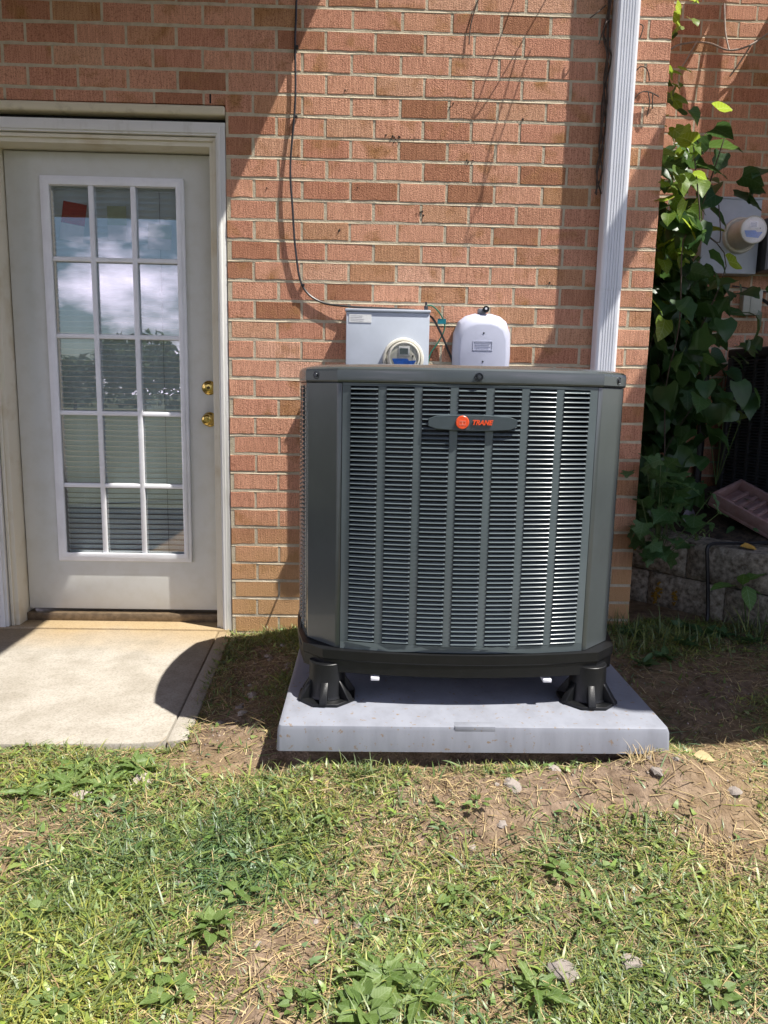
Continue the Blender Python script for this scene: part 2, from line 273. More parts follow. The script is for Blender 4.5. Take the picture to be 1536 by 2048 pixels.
# ------------------------------------------------------------------ mesh helpers
class MB:
    def __init__(s): s.v = []; s.f = []
    def add(s, vs_, fs):
        k = len(s.v); s.v += [tuple(a) for a in vs_]; s.f += [tuple(i+k for i in f) for f in fs]; return s
    def box(s, x0, x1, y0, y1, z0, z1):
        return s.add([(x0, y0, z0), (x1, y0, z0), (x1, y1, z0), (x0, y1, z0), (x0, y0, z1), (x1, y0, z1), (x1, y1, z1), (x0, y1, z1)],
                     [(0, 3, 2, 1), (4, 5, 6, 7), (0, 1, 5, 4), (1, 2, 6, 5), (2, 3, 7, 6), (3, 0, 4, 7)])
    def prism(s, pts, z0, z1):          # pts: CCW outline in xy
        n = len(pts)
        return s.add([(x, y, z0) for x, y in pts]+[(x, y, z1) for x, y in pts],
                     [tuple(reversed(range(n))), tuple(range(n, 2*n))]+[(i, (i+1) % n, n+(i+1) % n, n+i) for i in range(n)])
    def loft(s, rings, cap0=True, cap1=True, close=True):
        n = len(rings[0]); vs_ = [p for r in rings for p in r]; fs = []
        for a in range(len(rings)-1):
            for i in range(n if close else n-1):
                j = (i+1) % n; fs.append((a*n+i, a*n+j, (a+1)*n+j, (a+1)*n+i))
        if cap0: fs.append(tuple(reversed(range(n))))
        if cap1: fs.append(tuple(range((len(rings)-1)*n, len(rings)*n)))
        return s.add(vs_, fs)
    def frame(s, x0, x1, z0, z1, a0, a1, b0, b1, y0, y1):     # rectangular ring facing -y with thickness
        o = [(x0, z0), (x1, z0), (x1, z1), (x0, z1)]; i = [(a0, b0), (a1, b0), (a1, b1), (a0, b1)]
        vs_ = [(x, y, z) for y in (y0, y1) for ring in (o, i) for x, z in ring]
        fs = []
        for k in range(4):
            j = (k+1) % 4
            fs += [(k, j, 4+j, 4+k), (8+j, 8+k, 12+k, 12+j), (j, k, 8+k, 8+j), (4+k, 4+j, 12+j, 12+k)]
        return s.add(vs_, fs)
    def tube(s, pts, r, n=6, taper=None):
        pts = [Vector(p) for p in pts]; rings = []; ref = Vector((0.13, 0.31, 0.94)).normalized(); prev = None
        for k, p in enumerate(pts):
            d = (pts[min(k+1, len(pts)-1)]-pts[max(k-1, 0)])
            d = d.normalized() if d.length > 1e-9 else Vector((0, 0, 1))
            u = (prev - d*prev.dot(d)) if prev is not None else d.cross(ref)
            if u.length < 1e-6: u = d.cross(Vector((1, 0, 0)))
            u.normalize(); prev = u; w = d.cross(u)
            rr = r if taper is None else r*taper(k/(len(pts)-1))
            rings.append([p+(u*math.cos(2*math.pi*i/n)+w*math.sin(2*math.pi*i/n))*rr for i in range(n)])
        return s.loft(rings)
    def lathe(s, prof, c, axis='y', n=24):   # prof: (radius, along)
        c = Vector(c); rings = []
        for r, a in prof:
            ring = []
            for i in range(n):
                t = 2*math.pi*i/n; u, w = r*math.cos(t), r*math.sin(t)
                ring.append(c+Vector((u, a, w) if axis == 'y' else (u, w, a)))
            rings.append(ring)
        return s.loft(rings)
    def mesh(s, name, smooth=False, bevel=0, segs=2, angle=35):
        me = bpy.data.meshes.new(name); me.from_pydata(s.v, [], s.f); 
        bm = bmesh.new(); bm.from_mesh(me)
        bmesh.ops.recalc_face_normals(bm, faces=bm.faces)
        if bevel:
            es = [e for e in bm.edges if len(e.link_faces) == 2 and e.calc_face_angle(0) > R(30)]
            bmesh.ops.bevel(bm, geom=es, offset=bevel, segments=segs, profile=0.5, affect='EDGES', clamp_overlap=True)
        bm.to_mesh(me); bm.free()
        if smooth or bevel:
            me.polygons.foreach_set('use_smooth', [True]*len(me.polygons))
            me.set_sharp_from_angle(angle=R(angle))
        return me
    def build(s, name, m_, parent=None, **kw):
        o = bpy.data.objects.new(name, s.mesh(name, **kw)); o.data.materials.append(m_); COL.objects.link(o)
        if parent is not None: o.parent = parent
        return o

def tag(o, label=None, cat=None, group=None, kind=None):
    if label: o['label'] = label
    if cat: o['category'] = cat
    if group: o['group'] = group
    if kind: o['kind'] = kind
    return o
def thing(name, label, cat, loc=(0, 0, 0), rot=(0, 0, 0), group=None):
    o = bpy.data.objects.new(name, None); COL.objects.link(o); o.location = loc; o.rotation_euler = rot; o.empty_display_size = 0.1
    return tag(o, label, cat, group)
def inst(proto, parent, loc, rot=(0, 0, 0), scale=(1, 1, 1)):
    c = proto.copy(); COL.objects.link(c); c.parent = parent; c.location = loc; c.rotation_euler = rot; c.scale = scale
    return c
def place_mesh(name, me, parent, loc, rot=(0, 0, 0), scale=(1, 1, 1)):
    o = bpy.data.objects.new(name, me); COL.objects.link(o); o.parent = parent; o.location = loc; o.rotation_euler = rot; o.scale = scale
    return o
def smooth_path(pts, k=6):
    P = [Vector(p) for p in pts]; out = []
    for i in range(len(P)-1):
        a, b, c, d = P[max(i-1, 0)], P[i], P[i+1], P[min(i+2, len(P)-1)]
        for j in range(k):
            t = j/k
            out.append(0.5*((2*b)+(c-a)*t+(2*a-5*b+4*c-d)*t*t+(3*b-a-3*c+d)*t*t*t))
    return out+[P[-1]]
def mesh_np(name, V, T, Cc=None, smooth=False):
    me = bpy.data.meshes.new(name); nv, nt = len(V), len(T)
    me.vertices.add(nv); me.vertices.foreach_set('co', np.asarray(V, np.float32).ravel())
    me.loops.add(nt*3); me.loops.foreach_set('vertex_index', np.asarray(T, np.int32).ravel())
    me.polygons.add(nt); me.polygons.foreach_set('loop_start', np.arange(0, nt*3, 3, dtype=np.int32))
    me.update(calc_edges=True)
    if smooth: me.polygons.foreach_set('use_smooth', np.ones(nt, bool))
    if Cc is not None:
        a = me.color_attributes.new('Col', 'FLOAT_COLOR', 'POINT')
        c4 = np.ones((nv, 4), np.float32); c4[:, :3] = Cc; a.data.foreach_set('color', c4.ravel())
    me.validate(); return me
_tab = rng.random((64, 64))
def vnoise(x, y):
    xi = np.floor(x).astype(int); yi = np.floor(y).astype(int); fx = x-xi; fy = y-yi
    fx = fx*fx*(3-2*fx); fy = fy*fy*(3-2*fy); g = lambda a, b: _tab[a % 64, b % 64]
    return (g(xi, yi)*(1-fx)+g(xi+1, yi)*fx)*(1-fy)+(g(xi, yi+1)*(1-fx)+g(xi+1, yi+1)*fx)*fy
def sstep(a, b, x):
    t = np.clip((x-a)/(b-a), 0, 1); return t*t*(3-2*t)
def gauss(x, y, cx, cy, rx_, ry_): return np.exp(-(((x-cx)/rx_)**2+((y-cy)/ry_)**2))

# ------------------------------------------------------------------ terrain
PAD = (0.443, 1.571, -1.34, -0.24)       # x0 x1 y0 y1 of the equipment pad
def ground_z(x, y):
    x = np.asarray(x, float); y = np.asarray(y, float)
    z = -0.062-0.035*sstep(-1.3, -2.2, y)
    near = sstep(-0.25, 0.3, x)*sstep(-1.75, -1.40, y)*sstep(0.1, -0.6, y)
    z = z+0.055*sstep(0.1, 0.55, x)*sstep(-1.75, -1.38, y)
    z = z+0.060*gauss(x, y, 1.57, -1.38, 0.17, 0.12)+0.03*gauss(x, y, 1.2, -1.45, 0.35, 0.12)
    z = z+0.03*sstep(1.6, 2.3, x)
    inside = sstep(PAD[0]+0.02, PAD[0]+0.09, x)*sstep(PAD[1]-0.02, PAD[1]-0.09, x)*sstep(PAD[2]+0.03, PAD[2]+0.10, y)*sstep(PAD[3]-0.02, PAD[3]-0.09, y)
    z = z*(1-inside)+0.043*inside
    rough = (vnoise(x*9, y*9)-.5)*0.018+(vnoise(x*31+7, y*31)-.5)*0.009+(vnoise(x*83, y*83+5)-.5)*0.005
    z = z+rough*(1-inside)
    return z
gx = np.arange(-2.2, 3.9, 0.016); gy = np.arange(-3.1, 1.2, 0.016)
GX, GY = np.meshgrid(gx, gy); GZ = ground_z(GX, GY)
edge = np.minimum(np.minimum(GX-gx[0], gx[-1]-GX), GY-gy[0]); GZ = np.where(edge < 0.15, GZ-(0.15-edge)*0.8, GZ)
pat = (GX < 0.08)&(GY > -1.12); GZ = np.where(pat, np.minimum(GZ, -0.16), GZ)
nx, ny = len(gx), len(gy); I = np.arange(nx*ny).reshape(ny, nx)
a, b_, c_, d_ = I[:-1, :-1].ravel(), I[:-1, 1:].ravel(), I[1:, 1:].ravel(), I[1:, :-1].ravel()
gm = mesh_np('ground', np.stack([GX.ravel(), GY.ravel(), GZ.ravel()], 1), np.concatenate([np.stack([a, b_, c_], 1), np.stack([a, c_, d_], 1)]), smooth=True)
go = bpy.data.objects.new('ground', gm); go.data.materials.append(SOIL); COL.objects.link(go); tag(go, kind='structure')
fl = MB().add([(-300, -300, -0.19), (300, -300, -0.19), (300, 300, -0.19), (-300, 300, -0.19)], [(0, 1, 2, 3)]).build('lawn', SOIL); tag(fl, kind='structure')

# ------------------------------------------------------------------ patio
pm = MB().prism([(-2.6, -1.20), (-0.02, -1.12), (0.055, -1.10), (0.0, -0.004), (-2.6, -0.004)], -0.17, -0.050)
patio = pm.build('patio', CONC, bevel=0.006); tag(patio, kind='structure')
strip = MB().prism([(0.059, -1.10), (0.122, -1.085), (0.062, -0.004), (0.004, -0.004)], -0.17, -0.053).build('patio_edge_strip', CONC, bevel=0.005); tag(strip, kind='structure')

# ------------------------------------------------------------------ brick house
X0, BX, CH, Z0 = 0.180, 0.2060, 0.0839, 2.585
HX = 1.930
BL, BH, BD = BX-0.0095, CH-0.0115, 0.085
def brick_mesh(seed, length=BL, height=BH):
    r = random.Random(seed); me = MB()
    xs = [-length/2+length*k/4 for k in range(5)]; front = []
    j = lambda s: r.uniform(-s, s)
    top = [(x+j(.0012) if 0 < k < 4 else x, height/2+j(.0019)) for k, x in enumerate(xs)]
    bot = [(x+j(.0012) if 0 < k < 4 else x, -height/2+j(.0019)) for k, x in enumerate(xs)]
    out = bot+[(length/2+j(.0018), j(.01))]+list(reversed(top))+[(-length/2+j(.0018), j(.01))]
    n = len(out)
    def ring(inset, y):
        res = []
        for x, z in out:
            res.append((x-math.copysign(inset, x) if abs(x) > length*.3 else x, y+j(.0003), z-math.copysign(inset, z) if abs(z) > height*.3 else z))
        return res
    me.loft([ring(0, BD), ring(0, 0.0014), ring(0.0022, 0.0)], True, True)
    m_ = me.mesh('brick'); m_.materials.append(BRICK); return m_
BR = [brick_mesh(100+k) for k in range(8)]
HB = [brick_mesh(200+k, BX/2-.0095) for k in range(5)]

house = thing('brick_house', 'red brick townhouse wall with a glazed grey door in its lower left', 'house')
OX0, OX1, OZ1 = -1.045, 0.066, 2.24       # door opening
nbr = [0]; run_ = MB()
def visible_main(x0, x1, z):
    if z > 2.76 or x1 < -0.99: return False
    if 0.56 < x0 and x1 < 1.40 and z < 1.06: return False     # behind the air conditioner
    if z < -0.06: return False
    return True
def brick_run(mb, x0, x1, zc, y, h=BH, depth=BD, axis='x'):
    e = 0.0022; z0, z1 = zc-h/2, zc+h/2
    if axis == 'x':
        A = [(x0, y+depth, z0), (x1, y+depth, z0), (x1, y+depth, z1), (x0, y+depth, z1)]
        B = [(x0, y+.0014, z0), (x1, y+.0014, z0), (x1, y+.0014, z1), (x0, y+.0014, z1)]
        Cc = [(x0+e, y, z0+e), (x1-e, y, z0+e), (x1-e, y, z1-e), (x0+e, y, z1-e)]
        mb.loft([A, B, Cc])
    else:                                           # bricks on a wall that faces +x, y is its face x
        A = [(y-depth, x0, z0), (y-depth, x1, z0), (y-depth, x1, z1), (y-depth, x0, z1)]
        B = [(y-.0014, x0, z0), (y-.0014, x1, z0), (y-.0014, x1, z1), (y-.0014, x0, z1)]
        Cc = [(y, x0+e, z0+e), (y, x1-e, z0+e), (y, x1-e, z1-e), (y, x0+e, z1-e)]
        mb.loft([A, B, Cc])
def lay(parent, wall_y, xa, xb, rows, phase, is_vis, counter, runmb, opening=None, rs=random.Random(5), limit=300):
    for r in rows:
        zc = Z0-CH*r; start = X0+phase+(0.5*BX if r % 2 else 0)
        n0 = math.floor((xa-start)/BX)
        drift = rs.uniform(-.004, .004)
        for k in range(n0, int((xb-start)/BX)+2):
            x0 = start+k*BX+drift; x1 = x0+BX
            if abs(x0-xa) < .02 or x0 < xa: x0 = xa-.0052
            if abs(x1-xb) < .02 or x1 > xb: x1 = xb+.0052
            segs = [(x0, x1)]
            z_lo, z_hi = zc-BH/2, zc+BH/2
            if opening and z_lo < opening[2]-0.02:
                ns = []
                for s0, s1 in segs:
                    if s1 <= opening[0] or s0 >= opening[1]: ns.append((s0, s1, z_lo))
                    else:
                        if s0 < opening[0]-.03: ns.append((s0, opening[0]+.0052, z_lo))
                        if s1 > opening[1]+.03: ns.append((opening[1]-.0052, s1, z_lo))
                        if z_hi > opening[2]+.02: ns.append((max(s0, opening[0]-.0052), min(s1, opening[1]+.0052), opening[2]+.002))
                segs = ns
            for seg_ in segs:
                s0, s1 = seg_[:2]; z_lo = seg_[2] if len(seg_) > 2 else zc-BH/2
                ln = s1-s0-.0095
                if ln < .02: continue
                xm = (s0+s1)/2; zm = (z_lo+z_hi)/2; hh = z_hi-z_lo
                if is_vis(s0, s1, zm) and counter[0] < limit:
                    if ln > BX*.75: me, base = rs.choice(BR), BL
                    else: me, base = rs.choice(HB), BX/2-.0095
                    o = place_mesh('brick', me, parent, (xm, wall_y+rs.uniform(-.0007, .0005), zm+rs.uniform(-.0012, .0012)), (rs.uniform(-.006, .006), rs.uniform(-.004, .004), rs.uniform(-.004, .004)), (ln/base*rs.uniform(.99, 1.0), 1, hh/BH*rs.uniform(.975, 1.0)))
                    counter[0] += 1
                else:
                    brick_run(runmb, xm-ln/2, xm+ln/2, zm, wall_y, hh)
lay(house, 0.0, -2.6, HX, range(-14, 32), 0.0, visible_main, nbr, run_, (OX0, OX1, OZ1))
# bricks of the side return and everything out of sight: one joined run
for r in range(-14, 32):
    zc = Z0-CH*r; y = 0.0053+(0.105 if r % 2 else 0.0)
    brick_run(run_, 0.09, 0.2, zc, HX) if r % 2 == 0 else None
    y = 0.09 if r % 2 else 0.2
    while y < 1.03:
        y1 = min(y+BX, 1.045); brick_run(run_, y+.005, y1-.005, zc, HX, axis='y'); y = y1
o = run_.build('brick_run', BRICK_I, house); o['kind'] = 'stuff'
MY = 0.0013
mo = MB()
mo.box(-2.6, OX0, MY, 0.2, -0.25, 3.79); mo.box(OX1, HX-MY, MY, 0.2, -0.25, 3.79); mo.box(OX0, OX1, MY+.0004, 0.2, OZ1+.004, 3.79)
mo.box(HX-0.2, HX-MY-.0003, 0.2, 1.06, -0.25, 3.79)
def bed_joints(mb, rows, spans, wall_y, seed):
    r = random.Random(seed)
    for k in rows:
        zt, zb2 = Z0-CH*k+CH/2+(CH-BH)/2+.0012-CH, Z0-CH*k+CH/2-(CH-BH)/2-.0012-CH
        for (xa, xb) in spans(zt):
            n = max(2, int((xb-xa)/.035)); V = []; w = 0; u = 0
            for i in range(n+1):
                x = xa+(xb-xa)*i/n; w = .75*w+r.uniform(-.0008, .0008); u = .7*u+r.uniform(-.0007, .0007)
                V += [(x, wall_y+.0046+u*.5, zt), (x, wall_y+.0026+u, (zt+zb2)/2+.001), (x, wall_y-.0002+w*.6, zb2+.0012+w*.9), (x, wall_y+.0012, zb2-.001)]
            mb.add(V, [(4*i+q, 4*i+4+q, 4*i+5+q, 4*i+1+q) for i in range(n) for q in range(3)])
def main_spans(z): return [(OX1, HX-.0005)] if z < OZ1 else [(-2.6, HX-.0005)]
bed_joints(mo, range(-12, 31), main_spans, 0.0, 3)
mo.build('mortar', MORTAR, house, smooth=True, angle=50)
# weep hole and lintel
MB().box(0.0, 0.0075, -0.0009, 0.02, 2.247, 2.283).build('weep_hole', DARK, house)
lint = MB().box(-1.25, 0.064, -0.010, 0.09, 2.199, 2.237).build('lintel', CREAM, house, bevel=0.009, segs=3)
MB().box(-1.04, 0.062, 0.045, 0.14, 2.120, 2.198).build('lintel_gap_shade', DARK, house)  # black block behind the gap; its shade is put into the colour
# door frame
cas = MB()
def mould(mb, ring_out, ring_in, y0, y1):
    pass
cas.frame(-1.035, 0.0625, -0.05, 2.174, -0.972, 0.0215, -0.049, 2.122, 0.004, 0.030)
casing = cas.build('door_casing', CASING, house, bevel=0.004, segs=2)
cas2 = MB().frame(-1.012, 0.044, -0.05, 2.158, -0.984, 0.030, -0.049, 2.130, -0.002, 0.0045).build('casing_bead', CASING, casing, bevel=0.002)
jb = MB().frame(-0.985, 0.040, -0.05, 2.135, -0.9345, -0.0105, -0.049, 2.0855, 0.0302, 0.19)
jamb = jb.build('door_jamb', JAMB, house, bevel=0.002)
MB().frame(-0.966, 0.0205, -0.05, 2.118, -0.952, 0.007, -0.049, 2.104, 0.018, 0.0302).build('jamb_stop', JAMB, jamb, bevel=0.002)
MB().box(-0.934, -0.011, 0.105, 0.18, -0.046, -0.006).build('threshold', mat('bronze_threshold', (0.16, 0.115, 0.07), 0.45, 0.3, var=0.2, vscale=40), house, bevel=0.003)
MB().box(-1.02, 0.05, -0.003, 0.19, -0.16, -0.044).build('sill', CONC, house, bevel=0.004)
# door
DX0, DX1, DY = -0.9296, -0.0156, 0.130
door = MB().frame(DX0, DX1, 0.009, 2.080, -0.750, -0.168, 0.272, 1.957, DY, DY+0.045).build('door', DOORP, house, bevel=0.003)
lite = MB().frame(-0.7755, -0.1435, 0.2465, 1.9795, -0.7340, -0.1780, 0.2880, 1.9410, DY-0.014, DY-0.001).build('glazing_frame', TRIM, door, bevel=0.006, segs=3)
MB().frame(-0.7600, -0.1590, 0.262, 1.966, -0.7330, -0.1790, 0.2890, 1.9400, DY-0.020, DY-0.0135).build('glazing_bead', TRIM, lite, bevel=0.003)
XS = [-0.5535, -0.3690]; ZS = [1.6270, 1.2920, 0.9460, 0.6100]
for x in XS: MB().box(x-.0115, x+.0115, DY-0.013, DY+0.004, 0.285, 1.944).build('muntin', TRIM, door, bevel=0.004, segs=2)
for z in ZS: MB().box(-0.737, -0.175, DY-0.0125, DY+0.0035, z-.0105, z+.0105).build('muntin', TRIM, door, bevel=0.004, segs=2)
xe = [-0.742]+XS+[-0.170]; ze = [1.950]+ZS+[0.278]
for i in range(3):
    for j in range(5):
        MB().box(xe[i]+.001, xe[i+1]-.001, DY+0.0062, DY+0.0092, ze[j+1]+.001, ze[j]-.001).build('pane', GLASS, door)
def lathe_o(name, prof, c, m_, parent, n=28, axis='y'): return MB().lathe(prof, c, axis, n).build(name, m_, parent, smooth=True, angle=50)
KX = -0.050
dbolt = lathe_o('deadbolt', [(0.033, 0), (0.033, -0.006), (0.030, -0.012), (0.024, -0.014), (0.0235, -0.017), (0.019, -0.020), (0.014, -0.021), (0.001, -0.021)], (KX, DY, 1.072), BRASS, door)
lathe_o('keyhole', [(0.0075, -0.0205), (0.0075, -0.0222), (0.0005, -0.0222)], (KX, DY, 1.072), mat('dark_brass', (0.10, 0.07, 0.03), 0.4, 0.8, var=0.2, vscale=60), dbolt, 16)
rose = lathe_o('knob_rose', [(0.034, 0), (0.034, -0.004), (0.029, -0.009), (0.015, -0.012), (0.012, -0.03), (0.012, -0.034)], (KX, DY, 0.927), BRASS, door)
lathe_o('knob', [(0.012, -0.030), (0.020, -0.034), (0.0265, -0.044), (0.0275, -0.052), (0.0245, -0.060), (0.018, -0.065), (0.012, -0.0655), (0.0115, -0.063), (0.0005, -0.063)], (KX, DY, 0.927), BRASS, door)
# room behind the door so that the glass has something dark behind it
MB().box(-1.3, 0.2, 0.9, 0.95, -0.1, 2.4).build('interior_wall', mat('interior_paint', (0.30, 0.29, 0.27), 0.8, var=0.05), house)

# blind hanging inside the glass
blind = thing('window_blind', 'grey-green slatted blind hanging behind the glass of the door', 'blind', (-0.455, DY+0.030, 1.945))
sl = MB(); w2 = 0.0142
ang = R(50); prof = [(-w2*math.cos(ang), -w2*math.sin(ang)), (0.0022, -0.001), (w2*math.cos(ang), w2*math.sin(ang))]
sl.loft([[(x, -p[0]*1.0, p[1]) for p in prof]+[(x, -p[0]+.0008, p[1]) for p in reversed(prof)] for x in (-0.281, 0.281)])
slat0 = sl.build('blind_slat', BLIND, blind, smooth=True); slat0.location = (0, 0, -0.03)
for k in range(1, 67): inst(slat0, blind, (0, 0, -0.03-k*0.0247), (random.uniform(-.03, .03), random.uniform(-.002, .002), 0))
MB().box(-0.283, 0.283, -0.012, 0.012, -0.022, -0.002).build('head_rail', BLIND, blind)
for x in (-0.115, 0.195):
    for k in range(66):
        pass
    MB().tube([(x, -0.0155, -0.02), (x, -0.0155, -1.66)], 0.0009, 5).build('ladder_cord', DARK, blind)
def paper(name, label, x, z, w, h, rz, m_, m2=None):
    p = thing(name, label, 'paper', (x, DY+0.0125, z), (0, rz, 0))
    MB().box(-w/2, w/2, -.0003, .0003, -h/2 if m2 is None else -h*0.06, h/2).build('sheet', m_, p)
    if m2 is not None: MB().box(-w/2, w/2, -.0003, .0003, -h/2, -h*0.06-.0005).build('reflection_half', m2, p)  # lower half coloured white for the sky reflected in the pane
    return p
paper('paper_note', 'dark red notice stuck inside the top left pane of the door', -0.645, 1.790, 0.105, 0.165, 0.16, PAPERR, PAPERW)
paper('paper_note', 'pale green slip stuck inside the top middle pane of the door', -0.450, 1.790, 0.085, 0.145, 0.0, PAPERG, PAPERW)
paper('paper_note', 'pale slip low inside the top right pane of the door', -0.262, 1.735, 0.105, 0.110, 0.06, PAPERG, PAPERW)

# ------------------------------------------------------------------ neighbour's wall, set back on the right
nwall = thing('brick_townhouse', 'neighbouring red brick wall set back behind the vines at right', 'house')
nb2 = [0]; run2 = MB(); WY = 1.05
lay(nwall, WY, HX+.005, 5.2, range(-15, 30), 0.0405, lambda x0, x1, z: x1 > 2.2 and x0 < 2.96 and 0.6 < z < 3.33, nb2, run2, rs=random.Random(11))
o = run2.build('brick_run', BRICK_I, nwall); o['kind'] = 'stuff'
nmo = MB().box(HX-.004, 5.2, WY+MY, WY+0.2, -0.25, 3.87)
bed_joints(nmo, range(-12, 29), lambda z: [(HX+.001, 3.3)], WY, 4)
nmo.build('mortar', MORTAR, nwall, smooth=True, angle=50)

# ------------------------------------------------------------------ raised decks that shade both doors
def deck(name, label, xa, xb, y0, y1, z, extra=None, posts=()):
    d = thing(name, label, 'deck', (xa, y1, z))
    n = int((y1-y0)/0.14); ww = (y1-y0)/n
    p0 = MB().box(0, xb-xa, 0.0012, ww-.0012, 0, 0.035).build('deck_board', WOODD, d); p0.location = (0, -(y1-y0), 0.0)
    for k in range(1, n): inst(p0, d, (0, -(y1-y0)+k*ww, 0.0))
    for x in (0.0, xb-xa-.04): MB().box(x+.001, x+.039, -(y1-y0)+.04, -.002, -0.2, -0.002).build('rim_joist', WOODD, d)
    for y in (-(y1-y0), -0.05): MB().box(.0, xb-xa, y, y+.038, -0.2, -0.002).build('rim_joist', WOODD, d)
    for x in posts: MB().box(x, x+.089, -(y1-y0)+.045, -(y1-y0)+.134, -z-0.1, -0.003).build('deck_post', WOODD, d)
    if extra: extra(d)
    return d
deck('timber_deck', 'timber balcony deck above the glazed door, shading the upper left wall', -3.4, 0.725, -5.0, -0.004, 3.40, lambda d: MB().box(0.0, 4.125, -4.95, -4.86, -0.46, -0.2005).build('front_beam', WOODD, d), (0.05, 2.0, 3.95))
def right_extra(d):
    MB().box(-0.50, -0.325, -2.15, -0.02, -0.02, 0.02).build('shade_beam', WOODD, d)  # unseen beam added to cast the slanting band of shade on the walls
    for y in (-1.0, -2.05): MB().box(-0.5, 0.0, y-.02, y+.02, -0.06, -0.021).build('outrigger', WOODD, d)
    MB().box(-0.070, -0.030, -0.1675, -0.1425, -0.19, 1.15).build('railing_post', WOODD, d)
    MB().box(-0.045, 0.045, -2.8, -2.71, 0.036, 1.15).build('railing_post', WOODD, d)
deck('timber_deck', 'timber balcony deck of the neighbouring house, shading the planted corner', 2.985, 6.4, -1.90, WY-.01, 3.40, right_extra, (0.4, 3.2))

# ------------------------------------------------------------------ downspout
ds = thing('downspout', 'white ribbed downspout running down the brick wall beside the corner', 'downspout', (1.719, 0, 0))
prof = []
hw, yb, yfr = 0.048, -0.012, -0.082
pts = [(-hw, yb), (-hw, yfr+.012), (-hw+.004, yfr+.004), (-hw+.012, yfr)]
for k in range(5):
    x = -0.024+k*0.0115
    pts += [(x-.0028, yfr), (x-.0012, yfr+.004), (x+.0012, yfr+.004), (x+.0028, yfr)]
pts += [(hw-.012, yfr), (hw-.004, yfr+.004), (hw, yfr+.012), (hw, yb)]
rp = list(reversed(pts))
MB().prism(pts, 1.52, 3.5).build('pipe', WHITEM, ds, smooth=True, angle=25)
lo = MB().prism([(x*.985, y) for x, y in pts], 0.02, 1.5195).build('pipe', WHITEM, ds, smooth=True, angle=25); lo.location = (-0.0008, 0.0008, 0)
for z in (2.84, 0.6): MB().box(-.062, .062, -0.0125, -0.004, z, z+.03).build('strap', WHITEM, ds, bevel=0.001)

# ------------------------------------------------------------------ air conditioner on its pad
padh = thing('equipment_pad', 'pale grey plastic equipment pad under the air conditioner', 'pad', ((PAD[0]+PAD[1])/2, (PAD[2]+PAD[3])/2, 0.043))
px, py = (PAD[1]-PAD[0])/2, (PAD[3]-PAD[2])/2
def rect(hx, hy, z, r=0.012):
    out = []
    for sx, sy, a0 in ((1, -1, -90), (1, 1, 0), (-1, 1, 90), (-1, -1, 180)):
        for k in range(4):
            t = R(a0+30*k); out.append((sx*(hx-r)+r*math.cos(t), sy*(hy-r)+r*math.sin(t), z))
    return out
body = MB().loft([rect(px+.004, py+.004, 0.0), rect(px+.001, py+.001, 0.062), rect(px-.003, py-.003, 0.0735), rect(px-.010, py-.010, 0.077)])
body.build('slab', PADP, padh, smooth=True, angle=32)
MB().box(-0.058, 0.058, -py-.0009, -py+.03, 0.058, 0.0774).build('front_tab', PADP, padh, bevel=0.001)

UC = Vector((0.982, -0.750, 0.120)); UHX, UHY, CHF = 0.480, 0.415, 0.098
def outline(off=0.0, bulge=0.045, n=9, ch=CHF, r=0.0):
    """eight-sided plan with bowed faces; returns CCW points and the face spans"""
    hx, hy = UHX+off, UHY+off; c = ch; P = []
    segs = [((-hx+c, -hy), (hx-c, -hy), (0, -1)), ((hx, -hy+c), (hx, hy-c), (1, 0)), ((hx-c, hy), (-hx+c, hy), (0, 1)), ((-hx, hy-c), (-hx, -hy+c), (-1, 0))]
    for (a, b, nn) in segs:
        for k in range(n):
            t = k/(n-1); s = bulge*4*t*(1-t)
            P.append((a[0]+(b[0]-a[0])*t+nn[0]*s, a[1]+(b[1]-a[1])*t+nn[1]*s))
    return P
def zring(P, z, s=1.0): return [(x*s, y*s, z) for x, y in P]
ac = thing('air_conditioner', 'dark grey outdoor air conditioner with louvred front on a pale pad', 'air conditioner', UC)
Z_PB, Z_PT, Z_LB, Z_LT = 0.092, 0.166, 0.967, 1.005
# base pan
O = outline
O2 = lambda off: outline(off+.004, ch=.066)
pan = MB().loft([zring(O2(-.012), Z_PB-.002), zring(O2(.0), Z_PB+.004), zring(O2(.001), Z_PB+.042), zring(O2(.004), Z_PB+.046), zring(O2(.004), Z_PT), zring(O2(-.006), Z_PT+.002)]).build('base_pan', BLACKP, ac, smooth=True, angle=22)
for x in (-0.262, 0.262): MB().box(x-.013, x+.013, -UHY-.036, -UHY+.01, Z_PB-.014, Z_PB-.003).build('white_clip', mat('clip_white', (0.7, 0.7, 0.72), 0.5, var=0.05), pan, bevel=0.002)
# feet
def foot_mb():
    f = MB(); f.lathe([(0.062, 0.010), (0.057, 0.02), (0.0545, Z_PB+.03)], (0, 0, 0), 'z', 24)
    f.prism([(0.094*math.cos(R(a)), 0.094*math.sin(R(a))) for a in range(22, 382, 45)], 0.0, 0.010)
    for q in range(6):
        t = R(-95+60*q); c, s = math.cos(t), math.sin(t); nxx, nyy = -s*.011, c*.011
        A = [(0.045, 0.008), (0.091, 0.008), (0.091, 0.014), (0.0555, 0.066), (0.045, 0.066)]
        f.loft([[(r_*c+e*nxx, r_*s+e*nyy, z) for r_, z in A] for e in (-1, 1)])
    return f
foot0 = foot_mb().build('foot', BLACKP, ac, bevel=0.0015, segs=1); foot0.location = (-0.410, -0.385, 0.0)
for p in ((0.404, -0.388), (-0.402, 0.34), (0.402, 0.34)): inst(foot0, ac, (p[0], p[1], 0))
# coil and dark inside
MB().loft([zring(O(-.05), Z_PT+.003), zring(O(-.05), Z_LB-.002)], False, False).build('coil', COIL, ac, smooth=True)
